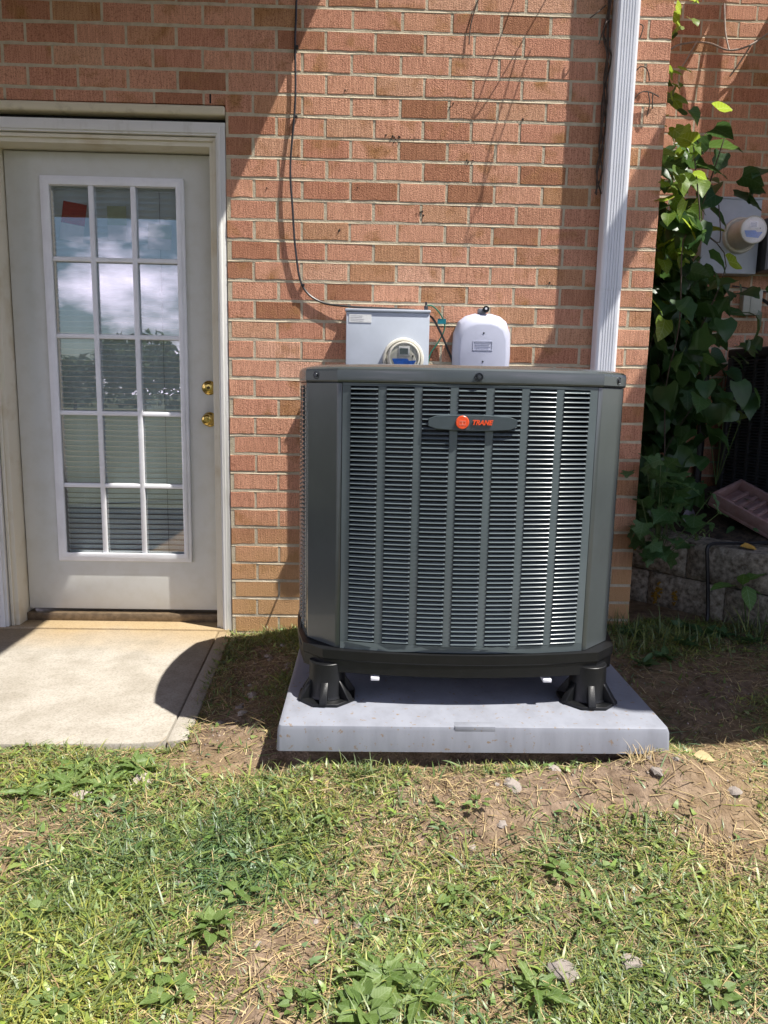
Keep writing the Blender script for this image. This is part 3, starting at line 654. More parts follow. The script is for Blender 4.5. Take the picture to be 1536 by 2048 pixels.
# corner posts
P = outline(0.0)
n = 9
def post(i0, i1, k):
    a, b = Vector((*P[i0], 0)), Vector((*P[i1], 0)); d = (b-a).normalized(); nn = Vector((d.y, -d.x, 0)); g = 0.004
    before, after = Vector((*P[i0-1], 0)), Vector((*P[(i1+1) % len(P)], 0))
    q0 = a+(before-a).normalized()*0.002; q1 = b+(after-b).normalized()*0.002
    t1 = (before-a).normalized(); t2 = (after-b).normalized()
    A = [a+t1*.010, a+d*.006+nn*.0005, b-d*.006+nn*.0005, b+t2*.010]
    B = [p-nn*.018 for p in reversed(A)]
    MB().prism([(p.x, p.y) for p in A+B], Z_PT+.0025, Z_LB-.0015).build('corner_post', UNIT, ac, bevel=0.0025, segs=2, angle=20)
post(8, 9, 0); post(17, 18, 1); post(26, 27, 2); post(35, 0, 3)
# louvred faces
HP = UHX-CHF-0.014
def face_y(x, half=UHX-CHF, base=-UHY, bulge=0.045):
    t = (x+half)/(2*half); return base-bulge*4*t*(1-t)
def louver_face(name, half, base, rot, parts, limit):
    z0, z1 = Z_PT+.003, Z_LB-.002
    NC = 7; bw = 0.0235; edge_w = 0.024; inner = 2*(half-0.012)-2*edge_w; cw = (inner-(NC-1)*bw)/NC
    cols = []; x = -(half-0.012)+edge_w
    for c in range(NC): cols.append((x, x+cw)); x += cw+bw
    zs0, zs1 = Z_PT+.027, Z_LB-.011
    mb = MB(); fy = lambda x: face_y(x, half, base)
    def sheet(xa, xb, za, zb, k=3):
        xs = [xa+(xb-xa)*i/k for i in range(k+1)]
        fr = [[(x, fy(x), z) for x in xs] for z in (za, zb)]; th = 0.006
        ring_f = [(xx, fy(xx), z) for z, order in ((za, xs), (zb, list(reversed(xs)))) for xx in order]
        ring_b = [(xx, fy(xx)+th, z) for z, order in ((za, xs), (zb, list(reversed(xs)))) for xx in order]
        mb.loft([ring_b, ring_f])
    sheet(-(half-.012), half-.012, z0, zs0-.0005, 14); sheet(-(half-.012), half-.012, zs1+.0005, z1, 14)
    sheet(-(half-.012), -(half-.012)+edge_w-.0004, zs0, zs1); sheet(half-.012-edge_w+.0004, half-.012, zs0, zs1)
    for c in range(NC-1): sheet(cols[c][1]+.0004, cols[c+1][0]-.0004, zs0, zs1, 2)
    fo = mb.build(name, UNIT2, ac, smooth=True, angle=40); fo.rotation_euler = (0, 0, rot)
    rows = 56; pitch = (zs1-zs0)/rows
    prof = [(0.0080, 0.0058), (0.0010, 0.0030), (-0.0014, 0.0018), (-0.0030, 0.0004), (-0.0033, -0.0008), (-0.0024, -0.0014), (0.001, -0.0010), (0.0085, 0.0034)]
    rest = MB(); protos = []
    for (xa, xb) in cols:
        sm = MB(); ka = [xa+.0004, xa+(xb-xa)/2, xb-.0004]
        sm.loft([[(xx, fy(xx)+o_, zz) for o_, zz in prof] for xx in ka])
        protos.append(sm)
    pm_ = [p.mesh('louver_slat', smooth=True, angle=60) for p in protos] if parts else None
    if pm_:
        for q in pm_: q.materials.append(UNIT2)
    cnt = 0
    for r_ in range(rows-1, -1, -1):
        z = zs0+(r_+.35)*pitch
        for c in range(NC):
            if parts and cnt < limit:
                place_mesh('louver_slat', pm_[c], fo, (0, 0, z), (random.uniform(-.0006, .0006), 0, 0)); cnt += 1
            else:
                rest.add([(vx, vy, vz+z) for vx, vy, vz in protos[c].v], protos[c].f)
    if rest.v:
        ro = rest.build('louver_slat', UNIT2, fo, smooth=True, angle=60); ro['kind'] = 'stuff'
    return fo
front = louver_face('front_louver_panel', UHX-CHF, -UHY, 0, True, 300)
louver_face('side_louver_panel', UHY-CHF, -UHX, -math.pi/2, False, 0)
louver_face('side_louver_panel', UHY-CHF, -UHX, math.pi/2, False, 0)
louver_face('back_louver_panel', UHX-CHF, -UHY, math.pi, False, 0)
# top cover
cap = MB().loft([zring(O(-.004), Z_LB-.001), zring(O(.002), Z_LB+.0005), zring(O(.004), Z_LB+.005), zring(O(.004), Z_LT-.007), zring(O(.002), Z_LT), zring(O(-.004), Z_LT+.0055), zring(O(-.03), Z_LT+.0125), zring(O(-.07), Z_LT+.017), zring(O(-.085), Z_LT+.004)], False, False).build('top_cover', UNIT, ac, smooth=True, angle=22)
MB().lathe([(0.30, Z_LT+.002), (0.30, Z_LT+.006), (0.02, Z_LT+.006)], (0, 0, 0), 'z', 32).build('fan_well', DARK, cap)
fg = MB()
for k in range(10): 
    rr = 0.06+k*.028; fg.tube([(rr*math.cos(t*math.pi/16), rr*math.sin(t*math.pi/16), Z_LT+.0145) for t in range(33)], .0016, 4)
for k in range(12): fg.tube([(0.05*math.cos(k*math.pi/6), 0.05*math.sin(k*math.pi/6), Z_LT+.012), (0.33*math.cos(k*math.pi/6), 0.33*math.sin(k*math.pi/6), Z_LT+.012)], .002, 4)
fg.build('fan_guard', BLACKP, cap)
MB().prism([(x*.93, y*.92) for x, y in outline(-.06)], Z_LT-.004, Z_LT+.0015).build('top_plate', UNIT, cap)
SCRM = mat('zinc_screw', (0.07, 0.075, 0.08), 0.35, 0.8, var=0.2, vscale=80)
for (x, y, rz) in ((0.015, face_y(0.015)-.0075, 0), (-UHX+.030, -UHY+CHF-.038, -math.pi/4), (UHX-.030, -UHY+CHF-.038, math.pi/4)):
    s = thing_ = MB().lathe([(0.0125, .003), (0.0125, -0.0012), (0.0105, -.0014), (0.0090, .0012), (0.0070, 0.0012), (0.0058, -.004), (0.001, -.0042)], (0, 0, 0), 'y', 14).build('screw', SCRM, cap, smooth=True)
    s.location = (x, y, (Z_LB+Z_LT)/2+.001); s.rotation_euler = (0, 0, rz)
# badge
bx = UC.x
bz = 0.858; hb, hbe, hl = 0.0235, 0.0165, 0.1265
bp_ = []
K = 12
for k in range(K+1):
    x = -hl+2*hl*k/K; t = abs(x)/hl; h = hb-(hb-hbe)*t*t; h = h-.006*max(0, (t-.93)/.07)
    bp_.append((x, h))
ringF = [(x, z) for x, z in [(x, -h) for x, h in bp_]+[(x, h) for x, h in reversed(bp_)]]
badge = MB().loft([[(x, face_y(x)+o_, z*s_) for x, z in ringF] for o_, s_ in ((-.001, 1.0), (-.0075, 1.0), (-.0105, 0.90))]).build('badge', BADGEP, ac, smooth=True, angle=40)
badge.location = (0.003, 0, bz)
ey = face_y(-.03)-.0104
emb = MB().lathe([(0.0188, .0006), (0.0188, -.0034), (0.0172, -.0048), (0.001, -.0048)], (-.031, ey, 0.0015), 'y', 32).build('emblem', RED, badge, smooth=True, angle=40)
lines = MB()
for z, a, b in ((.0052, -.009, .009), (-.0068, -.010, .010)): lines.box(-.031+a, -.031+b, ey-.0054, ey-.0044, z, z+.0011)
lines.box(-.0325, -.0295, ey-.0053, ey-.0043, -.0056, .005); 
lines.frame(-.031-.0088, -.031+.0088, -.0048, .0044, -.031-.0076, -.031+.0076, -.0038, .0034, ey-.0055, ey-.0045)
lines.build('emblem_lines', REDLINE, emb)
def lettering(name, text, size, m_, parent, loc, rot, extrude=0.0012, shear=0.28, offset=0.0, sx=1.0):
    cu = bpy.data.curves.new(name, 'FONT'); cu.body = text; cu.size = size; cu.extrude = extrude; cu.shear = shear; cu.offset = offset; cu.align_x = 'CENTER'; cu.align_y = 'CENTER'; cu.resolution_u = 3
    t = bpy.data.objects.new('tmp', cu); COL.objects.link(t); dg = bpy.context.evaluated_depsgraph_get()
    me = bpy.data.meshes.new_from_object(t.evaluated_get(dg)); bpy.data.objects.remove(t); bpy.data.curves.remove(cu)
    me.materials.clear(); me.materials.append(m_); me.name = name
    o = bpy.data.objects.new(name, me); COL.objects.link(o); o.parent = parent; o.location = loc; o.rotation_euler = rot; o.scale = (sx, 1, 1); return o
lettering('lettering', 'TRANE', 0.0185, RED, badge, (0.0245, face_y(0.03)-.0115, 0.001), (R(90), 0, R(1.5)), offset=0.0007, sx=0.98)

# lineset/whip at the back left
def cable(name, label, pts, r, m_, k=6, n=6, cat='cable'):
    o = MB().tube(smooth_path(pts, k), r, n).build(name, m_, None, smooth=True); tag(o, label, cat); return o
cable('power_whip', 'thin black whip curling under the left side of the air conditioner', [(0.47, -0.05, 0.55), (0.468, -0.3, 0.36), (0.470, -0.8, 0.31), (0.482, -1.05, 0.272), (0.52, -1.105, 0.262), (0.56, -1.14, 0.262)], 0.004, RUB)

# ------------------------------------------------------------------ meter box and neighbours on the wall
def meter(parent, c, r=0.070, depth=0.10, bigring=0.090):
    mt = MB().lathe([(bigring, 0.0), (bigring, -0.012), (bigring-.005, -0.020), (bigring-.012, -0.021), (bigring-.013, -0.012), (r+.004, -0.012), (r+.002, -0.03), (r, -depth+.004), (r-.003, -depth), (r-.007, -depth), (r-.008, -depth+.004), (0.001, -depth+.004)], c, 'y', 40).build('meter', IVORY, parent, smooth=True, angle=35)
    x, y, z = c; yfc = y-depth+.0038
    MB().box(x-.024, x+.022, yfc-.003, yfc, z+.008, z+.046).build('display_frame', PAPERW, mt, bevel=0.001)
    MB().box(x-.019, x+.015, yfc-.0042, yfc-.003, z+.014, z+.038).build('display', LCD, mt)
    pts = [(-.050, -.004), (-.036, -.038), (.030, -.042), (.050, -.010), (.020, -.012), (.012, -.003)]
    MB().loft([[(x+u, yfc-d, z+w) for u, w in pts] for d in (.0003, .0012)]).build('blue_sticker', BLUE, mt)
    MB().lathe([(0.0035, -.002), (0.0035, .001)], (x+.036, yfc, z+.008), 'y', 10).build('port', DARK, mt)
    MB().lathe([(r-.0075, -.0015), (r-.0075, .0005)], (x, y-depth-.0015, z), 'y', 32).build('cover_glass', GLASSM, mt)
    return mt
mb1 = thing('meter_box', 'grey electric meter box on the sunlit brick wall above the air conditioner', 'meter box', (0.763, 0, 1.10))
enc = MB().box(-0.177, 0.177, -0.122, -0.004, -0.30, 0.300).build('enclosure', GALV, mb1, bevel=0.004)
MB().box(-0.182, 0.181, -0.127, -0.002, 0.3005, 0.313).build('top_flange', GALV, enc, bevel=0.004)
lab = MB().box(-0.164, -0.070, -0.1236, -0.1222, 0.256, 0.290).build('paper_label', PAPERW, mb1)
lt = MB()
for k in range(4): lt.box(-0.158, -0.158+0.08*random.uniform(.6, 1), -0.1242, -0.1236, 0.283-k*.0068, 0.2845-k*.0068)
lt.build('print_lines', mat('faint_print', (0.45, 0.45, 0.46), 0.8, var=0.1), lab)
meter(mb1, (0.068, -0.1215, 0.108), 0.066, 0.105, 0.088)
MB().lathe([(0.009, 0), (0.009, .022), (0.005, .026), (0.005, 0.04)], (0.165, -0.06, 0.3132), 'z', 12).build('ground_clamp', SCRM, mb1, smooth=True)
MB().lathe([(0.024, -0.55), (0.024, -0.301)], (0.0, -0.05, 0), 'z', 14).build('conduit', mat('grey_conduit', (0.3, 0.31, 0.33), 0.5, var=0.05), mb1, smooth=True)

tb = thing('utility_box', 'pale grey rounded plastic utility box beside the meter box', 'utility box', (1.176, 0, 1.20))
def shield(s, y, zo=0.0):
    out = []; pts = [(-.100, -.24), (-.118, -.14), (-.126, 0.04), (-.122, .13), (-.104, .178), (-.075, .200), (-.035, .211), (.035, .211), (.075, .200), (.104, .178), (.122, .13), (.126, .04), (.118, -.14), (.100, -.24)]
    return [(x*s, y, (z+.02)*s-.02+zo) for x, z in reversed(pts)]
MB().loft([shield(1.0, -.004), shield(1.0, -.05), shield(.985, -.062), shield(.90, -.085), shield(.80, -.098), shield(.77, -.0995)]).build('cover', NIDP, tb, bevel=0.004, segs=2, angle=40)
lf = MB().frame(-.045, .040, 0.052, 0.092, -.041, .036, 0.056, 0.088, -.1012, -.0994); lf.build('label_frame', NIDP, tb)
ll = MB()
for k in range(4): ll.box(-.036, .030-.006*(k % 2), -.1006, -.0994, 0.082-k*.0072, 0.0845-k*.0072)
ll.build('embossed_lines', NIDP, tb)
hs_ = MB().box(-.022, .012, -.066, -.03, 0.2095, 0.232).build('hasp', mat('hasp_grey', (0.2, 0.21, 0.23), 0.45, var=0.1), tb, bevel=0.004)
MB().lathe([(0.014, -.004), (0.014, .012)], (0.010, -.070, 0.228), 'y', 16).build('lock', BLACKP, hs_, smooth=True)
MB().lathe([(0.005, -.0055), (0.005, .0)], (0.010, -.070, 0.230), 'y', 10).build('lock_pin', TRIM, hs_, smooth=True)
for z in (.125, .005): MB().lathe([(0.004, -.0012), (0.004, .001)], (0.0, -.0996, z), 'y', 8).build('screw', SCRM, tb)

cable('drop_cable', 'long black cable hanging down the brick wall to the meter box top', [(0.364, -.012, 3.0), (0.364, -.012, 2.642), (0.359, -.012, 2.49), (0.360, -.014, 2.262), (0.340, -.02, 2.006), (0.350, -.022, 1.826), (0.362, -.018, 1.663), (0.390, -.012, 1.518), (0.468, -.012, 1.451), (0.60, -.02, 1.432), (0.74, -.03, 1.427), (0.88, -.045, 1.421)], 0.0050, RUB)
cable('cable_tail', 'short black cable from the meter box side down behind the utility box', [(0.942, -.03, 1.402), (0.965, -.02, 1.385), (1.004, -.016, 1.320), (1.030, -.016, 1.262), (1.056, -.018, 1.20), (1.06, -.018, 1.12)], 0.0048, RUB)
cable('ground_wire', 'thin green wire looping from the meter box clamp', [(0.928, -.06, 1.440), (0.96, -.04, 1.438), (0.998, -.024, 1.402), (1.016, -.016, 1.352), (0.99, -.014, 1.290), (0.955, -.012, 1.235), (0.943, -.012, 1.17)], 0.0030, GREENW)
tg = MB().box(-.021, .016, -.0012, .0012, -.011, .011).build('wire_tag', TEAL); tg.location = (1.004, -.022, 1.378); tag(tg, 'small teal tag wrapped on the green wire', 'tag')
for (x, z) in ((0.364, 2.47), (0.361, 2.2), (0.392, 1.52)):
    c = MB().box(-.008, .008, -.019, -.002, -.004, .004).build('cable_clip', RUB); c.location = (x, 0, z); tag(c, 'tiny black clip holding the hanging cable to the brick', 'clip', group='cable clips on the wall')

mb2 = thing('meter_box', 'grey electric meter box half hidden by vine leaves at right', 'meter box', (2.695, WY, 1.98))
MB().box(-0.150, 0.175, -0.10, -0.004, -0.205, 0.195).build('enclosure', GALV, mb2, bevel=0.004)
MB().box(-0.153, 0.178, -0.104, -0.002, 0.1955, 0.206).build('top_flange', GALV, mb2, bevel=0.002)
meter(mb2, (0.062, -0.1005, 0.000), 0.074, 0.155, 0.098)
b3 = thing('service_box', 'dark grey panel box at the right edge beside the second meter', 'service box', (3.005, WY, 1.93))
MB().box(-0.105, 0.13, -0.15, -0.004, -0.135, 0.12).build('enclosure', mat('panel_grey', (0.22, 0.22, 0.25), 0.45, var=0.05), b3, bevel=0.004)
MB().box(-0.118, -0.106, -0.16, -0.004, -0.14, 0.14).build('side_door', mat('panel_dark', (0.07, 0.07, 0.075), 0.5, var=0.1), b3)
for z in (.09, -.11): MB().lathe([(0.006, -.002), (0.006, .002)], (-0.085, -.151, z), 'y', 8).build('screw', DARK, b3)
b4 = thing('junction_box', 'small beige junction box below the second meter box', 'junction box', (2.895, WY, 1.63))
MB().box(-0.055, 0.05, -0.05, -0.004, -0.072, 0.062).build('body', mat('beige_plastic', (0.42, 0.43, 0.36), 0.5, var=0.05), b4, bevel=0.003)
MB().box(-0.015, 0.052, -0.054, -0.0505, -0.066, 0.066).build('cover', mat('beige_plastic', (0.42, 0.43, 0.36), 0.5), b4, bevel=0.002)
cable('cable_loop', 'black cables looping out of the beige junction box', [(2.93, WY-.03, 1.66), (2.98, WY-.06, 1.62), (3.03, WY-.05, 1.57), (3.08, WY-.04, 1.45), (3.02, WY-.03, 1.36)], 0.009, RUB)
cable('thin_cable', 'thin black cable crossing the wall above the beige junction box', [(2.78, WY-.02, 1.72), (2.88, WY-.02, 1.708), (3.0, WY-.02, 1.69), (3.3, WY-.02, 1.70)], 0.004, RUB)
cable('drain_pipe', 'upright black pipe on the wall behind the vine', [(2.66, WY-.05, 0.5), (2.66, WY-.05, 0.9), (2.655, WY-.05, 1.28)], 0.022, RUB, cat='pipe')

# ------------------------------------------------------------------ raised bed, retaining wall
A0 = np.array([2.088, 0.414]); U0 = np.array([0.611, -0.7916]); N0 = np.array([0.7916, 0.611])
def bed_z(x, y):
    d = (np.asarray(x)-A0[0])*N0[0]+(np.asarray(y)-A0[1])*N0[1]
    z = 0.345+0.42*np.clip(d-.15, 0, .5)+0.02*gauss(x, y, 2.50, 0.42, .10, .10)
    return z+(vnoise(np.asarray(x)*11, np.asarray(y)*11)-.5)*.03+(vnoise(np.asarray(x)*37, np.asarray(y)*37)-.5)*.012
bxs = np.arange(1.935, 4.3, 0.022); bys = np.arange(-1.9, 1.05, 0.022)
BXg, BYg = np.meshgrid(bxs, bys); BZ = bed_z(BXg, BYg); D = (BXg-A0[0])*N0[0]+(BYg-A0[1])*N0[1]
I = np.arange(BXg.size).reshape(BXg.shape); ok = (D[:-1, :-1] > 0.10)
a, b_, c_, d_ = I[:-1, :-1][ok], I[:-1, 1:][ok], I[1:, 1:][ok], I[1:, :-1][ok]
bm_ = mesh_np('raised_bed', np.stack([BXg.ravel(), BYg.ravel(), BZ.ravel()], 1), np.concatenate([np.stack([a, b_, c_], 1), np.stack([a, c_, d_], 1)]), smooth=True)
bo = bpy.data.objects.new('raised_bed', bm_); bo.data.materials.append(mat('bed_mulch', (0.035, 0.026, 0.018), 0.95, col2=(0.085, 0.062, 0.042), vscale=40, bump=1.0, bscale=90, detail=8)); COL.objects.link(bo); tag(bo, kind='structure')
rw = thing('retaining_wall', 'low retaining wall of dark split-face blocks right of the air conditioner', 'retaining wall', (2.088, 0.414, 0), (0, 0, math.atan2(U0[1], U0[0])))
def block_mesh(seed, ln=0.396, h=0.182, dp=0.24):
    r = np.random.default_rng(seed); nx_, nz_ = 16, 8; V = []; F = []
    for k in range(nz_+1):
        for i in range(nx_+1):
            e = min(i, nx_-i, k*1.5, (nz_-k)*1.5)
            V.append((ln*i/nx_, 0.0 if e == 0 else -0.004-0.010*min(1, e/2)-r.random()*.012, h*k/nz_))
    for k in range(nz_):
        for i in range(nx_): q = k*(nx_+1)+i; F.append((q, q+1, q+nx_+2, q+nx_+1))
    mb = MB().add(V, F); mb.box(0, ln, 0.0005, dp, 0, h)
    me = mb.mesh('block', smooth=True, angle=40); me.materials.append(BLOCK); return me
BLK = [block_mesh(s) for s in range(4)]
for k, (zb_, offx) in enumerate(((0.192, -0.104), (0.004, -0.302), (-0.184, -0.104))):
    for i in range(-1, 6):
        x = offx+0.4*i
        if x < -0.35: continue
        o = place_mesh('block', BLK[(i+k*2) % 4], rw, (x, random.uniform(-.003, .003)+.012*k*0, zb_), (0, 0, random.uniform(-.008, .008)))
for (x, z, s) in ((0.02, 0.31, .02), (0.17, .105, .035), (0.26, 0.085, .03), (0.15, .06, .028), (0.09, .245, .012)):
    mb = MB()
    for q in range(26):
        a_, r_ = random.uniform(0, 6.28), random.random()*s; w = random.uniform(.003, .007)
        cx_, cz_ = x+math.cos(a_)*r_*.6, z+math.sin(a_)*r_*1.2
        mb.lathe([(w, .004), (w*.8, -.0028), (.0005, -.0036)], (cx_, -.022+random.uniform(-.002, .002), cz_), 'y', 6)
    lo_ = mb.build('lichen_patch', LICHEN, rw); lo_['kind'] = 'stuff'
cable('garden_cable', 'black cable draped over the retaining wall to the ground', [(2.72, 0.10, 0.40), (2.52, 0.05, 0.397), (2.38, 0.06, 0.391), (2.325, 0.055, 0.388), (2.300, 0.045, 0.370), (2.302, 0.040, 0.31), (2.312, 0.035, 0.20), (2.318, 0.02, 0.05), (2.29, -0.02, -0.03), (2.2, -.06, -.045)], 0.0085, RUB)

# splash block lying tilted on the bed
P1, P2, P3 = Vector((2.437, .33, .600)), Vector((2.665, .50, .656)), Vector((2.622, .12, .480))
ax = (P3-P1).normalized(); wy_ = (P2-P1); wy_ = (wy_-ax*wy_.dot(ax)).normalized(); az = wy_.cross(ax)*-1
if az.z < 0: az = -az
tr = thing('splash_block', 'brown ribbed plastic splash block tilted on the raised bed', 'splash block')
Mx = Matrix((ax, wy_, az)).transposed().to_4x4(); Mx.translation = P1; tr.matrix_world = Mx
TL, TW, TH = 0.62, 0.29, 0.075
tm = MB()
rimw = 0.020
tm.box(0, TL, 0, TW, -TH, -TH+.02)
tm.box(0, TL, 0.0, rimw, -TH+.0195, 0); tm.box(0, TL, TW-rimw, TW, -TH+.0195, 0); tm.box(0, rimw, rimw-.001, TW-rimw+.001, -TH+.0195, -.0004)
tm.build('tray', BROWNP, tr, bevel=0.004)
rib0 = None
for k in range(11):
    x = 0.07+k*.048
    if rib0 is None: rib0 = MB().box(-.010, .010, rimw+.002, TW-rimw-.002, -TH+.0205, -TH+.040).build('rib', BROWNP, tr, bevel=0.004); rib0.location = (x, 0, 0)
    else: inst(rib0, tr, (x, 0, 0))

# second air conditioner
a2 = thing('air_conditioner', 'dark second air conditioner in shade at the right edge behind the vines', 'air conditioner', (3.19, 0.560, 0.56), (0, 0, R(11)))
G2 = mat('charcoal_enamel', (0.05, 0.053, 0.056), 0.4, var=0.1, vscale=10)
MB().box(-0.385, 0.385, -0.385, 0.385, 0.0, 0.74).build('cabinet', DARK, a2)
MB().box(-0.405, 0.405, -0.405, 0.405, 0.74, 0.79).build('top_cover', G2, a2, bevel=0.012, segs=3)
for sx in (-1, 1):
    for sy in (-1, 1): MB().box(min(sx*.40, sx*.36), max(sx*.40, sx*.36), min(sy*.40, sy*.36), max(sy*.40, sy*.36), -0.02, 0.7395).build('corner_post', G2, a2, bevel=0.004)
grl = MB()
for y in (-.27, -.18, -.09, 0, .09, .18, .27): grl.box(-.3985, -.386, y-.009, y+.009, 0, .739)
grl.build('grille_bar', G2, a2)
s0 = MB().add([(-.399, -.359, -.004), (-.399, .359, -.004), (-.388, .359, .004), (-.388, -.359, .004), (-.399, -.359, -.001), (-.399, .359, -.001), (-.388, .359, .007), (-.388, -.359, .007)], [(0, 1, 2, 3), (4, 5, 6, 7), (0, 1, 5, 4), (1, 2, 6, 5), (2, 3, 7, 6), (3, 0, 4, 7)]).build('louver_slat', G2, a2)
s0.location = (0, 0, 0.02)
for k in range(1, 44): inst(s0, a2, (0, 0, 0.02+k*.0163))

# ------------------------------------------------------------------ leaves and plants
def leaf_mesh(name, seed, heart=True, m_=None, rows=7, fold=0.18, curl=0.25, width=0.48, teeth=0.0, lobes=0.0):
    """one leaf of length 1 along +y from its stalk, lying in xy, folded on its midrib"""
    r = random.Random(seed); V = []; F = []
    for k in range(rows+1):
        t = k/rows
        if heart: w = width*(math.sin(math.pi*min(1, (t+.16)/1.16)**0.72)) if t < 1 else 0
        else: w = width*math.sin(math.pi*t**0.8)
        w = max(0.0, w)*(1+teeth*r.uniform(-1, 1))*(1+lobes*math.cos(2*math.pi*(t*2.1-.15))); sag = -curl*t*t+r.uniform(-.02, .02)
        y = t-(.14 if heart and k == 0 else 0)*0
        dy = -0.10*(1-t)**3 if heart else 0
        V += [(-w, y+dy, sag+fold*w+r.uniform(-.03, .03)), (-w*.5, y+dy*.3, sag+fold*w*.35), (0, y, sag), (w*.5, y+dy*.3, sag+fold*w*.35), (w, y+dy, sag+fold*w+r.uniform(-.03, .03))]
    for k in range(rows):
        for i in range(4): q = k*5+i; F.append((q, q+1, q+6, q+5))
    me = bpy.data.meshes.new(name); me.from_pydata(V, [], F); me.polygons.foreach_set('use_smooth', [True]*len(F)); me.materials.append(m_)
    return me
VL = [leaf_mesh('leaf', s, True, VINE, width=.38+.04*s, curl=.15+.08*s, fold=.10+.05*s) for s in range(5)]+[leaf_mesh('leaf', 17+s, True, VINE, rows=10, width=.46, lobes=.16, curl=.3) for s in range(2)]
VY = [leaf_mesh('leaf', 10+s, True, VINEY, width=.42) for s in range(4)]
def rot_to(direction, roll=0.0):
    """euler turning leaf +y along direction with its face up as far as possible"""
    d = Vector(direction).normalized(); z = Vector((0, 0, 1)); s = d.cross(z)
    if s.length < 1e-3: s = Vector((1, 0, 0))
    s.normalize(); n_ = s.cross(d)
    Mm = Matrix((s, d, n_)).transposed() @ Matrix.Rotation(roll, 3, 'Y')
    return Mm.to_euler()
vine = thing('climbing_vine', 'broad-leaved vine climbing the corner between the two brick walls', 'vine', (1.96, 0.3, 0.36))
VB = Vector((1.96, 0.3, 0.36))
rv = random.Random(21)
def vleaf(p, size, direction, mesh=None, roll=0.0):
    me = mesh or rv.choice(VL)
    return place_mesh('leaf', me, vine, Vector(p)-VB, rot_to(direction, roll), (size, size, size))
# leaf masses: centre, spread, count, size range, share of young leaves coloured as sunlit
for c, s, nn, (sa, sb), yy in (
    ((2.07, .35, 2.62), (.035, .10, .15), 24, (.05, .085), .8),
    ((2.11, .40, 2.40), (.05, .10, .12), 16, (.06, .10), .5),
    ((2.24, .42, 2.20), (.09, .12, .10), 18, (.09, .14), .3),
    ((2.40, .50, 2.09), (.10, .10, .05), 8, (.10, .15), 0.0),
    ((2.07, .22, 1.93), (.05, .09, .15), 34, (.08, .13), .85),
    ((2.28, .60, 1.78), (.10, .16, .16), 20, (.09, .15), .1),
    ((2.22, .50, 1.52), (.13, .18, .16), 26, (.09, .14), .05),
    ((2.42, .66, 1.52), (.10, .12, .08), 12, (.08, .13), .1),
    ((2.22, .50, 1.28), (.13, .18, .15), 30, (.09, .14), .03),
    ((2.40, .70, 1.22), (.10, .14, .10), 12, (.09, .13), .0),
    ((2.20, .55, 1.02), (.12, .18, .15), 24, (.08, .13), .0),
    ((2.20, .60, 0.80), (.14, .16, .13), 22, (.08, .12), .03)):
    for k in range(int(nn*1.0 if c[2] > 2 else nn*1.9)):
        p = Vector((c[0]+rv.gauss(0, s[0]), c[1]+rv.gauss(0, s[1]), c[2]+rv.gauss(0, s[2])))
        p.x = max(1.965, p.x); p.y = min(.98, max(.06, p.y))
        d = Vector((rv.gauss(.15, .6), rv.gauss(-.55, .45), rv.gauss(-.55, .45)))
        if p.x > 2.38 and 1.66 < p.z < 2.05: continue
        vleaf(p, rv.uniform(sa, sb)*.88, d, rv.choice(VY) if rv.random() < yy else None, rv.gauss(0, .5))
# the packed inner leaves nobody could count
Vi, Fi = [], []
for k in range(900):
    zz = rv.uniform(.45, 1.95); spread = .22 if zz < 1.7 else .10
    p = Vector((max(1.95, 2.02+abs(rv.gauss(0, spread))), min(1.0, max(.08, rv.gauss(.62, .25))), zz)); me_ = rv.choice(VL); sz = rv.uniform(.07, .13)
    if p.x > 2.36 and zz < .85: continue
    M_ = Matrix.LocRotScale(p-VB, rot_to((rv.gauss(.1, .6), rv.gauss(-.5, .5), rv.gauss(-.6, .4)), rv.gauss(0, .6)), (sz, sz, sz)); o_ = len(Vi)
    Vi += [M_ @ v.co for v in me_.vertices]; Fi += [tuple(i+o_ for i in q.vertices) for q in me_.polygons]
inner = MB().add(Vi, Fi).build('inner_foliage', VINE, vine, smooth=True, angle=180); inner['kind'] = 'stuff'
# stray leaves that stand out
for p, sz, d, y_ in (((2.50, .52, 2.08), .15, (.8, -.3, -.25), 0), ((2.36, .45, 2.10), .14, (-.5, -.4, -.5), 0), ((2.30, .40, 2.26), .15, (.9, -.3, .1), 0), ((2.26, .38, 2.16), .14, (.7, -.6, -.2), 0),
                    ((1.985, .02, 1.86), .075, (-.3, -.6, -.6), 1), ((1.955, .01, 1.91), .06, (-.8, -.4, .1), 1), ((1.96, 0.02, 1.97), .055, (-.7, -.5, .4), 1), ((2.30, .42, 1.88), .12, (.9, -.1, .2), 1), ((2.18, .3, 1.70), .13, (.2, -.5, -.8), 0)):
    vleaf(p, sz, d, rv.choice(VY) if y_ else None)
st = MB()
for k in range(9):
    x, y = rv.uniform(1.95, 2.2), rv.uniform(.08, .9); pts = [(x, y, .4)]
    for q in range(1, 9): pts.append((max(1.945, x+rv.gauss(0, .04)+(.02*q if k > 5 else 0)), min(.98, max(.03, y+rv.gauss(0, .05))), .4+q*rv.uniform(.2, .29)))
    st.tube(smooth_path(pts, 4), rv.uniform(.0018, .0032), 5)
st.build('stem', TWIG, vine, smooth=True).location = -VB

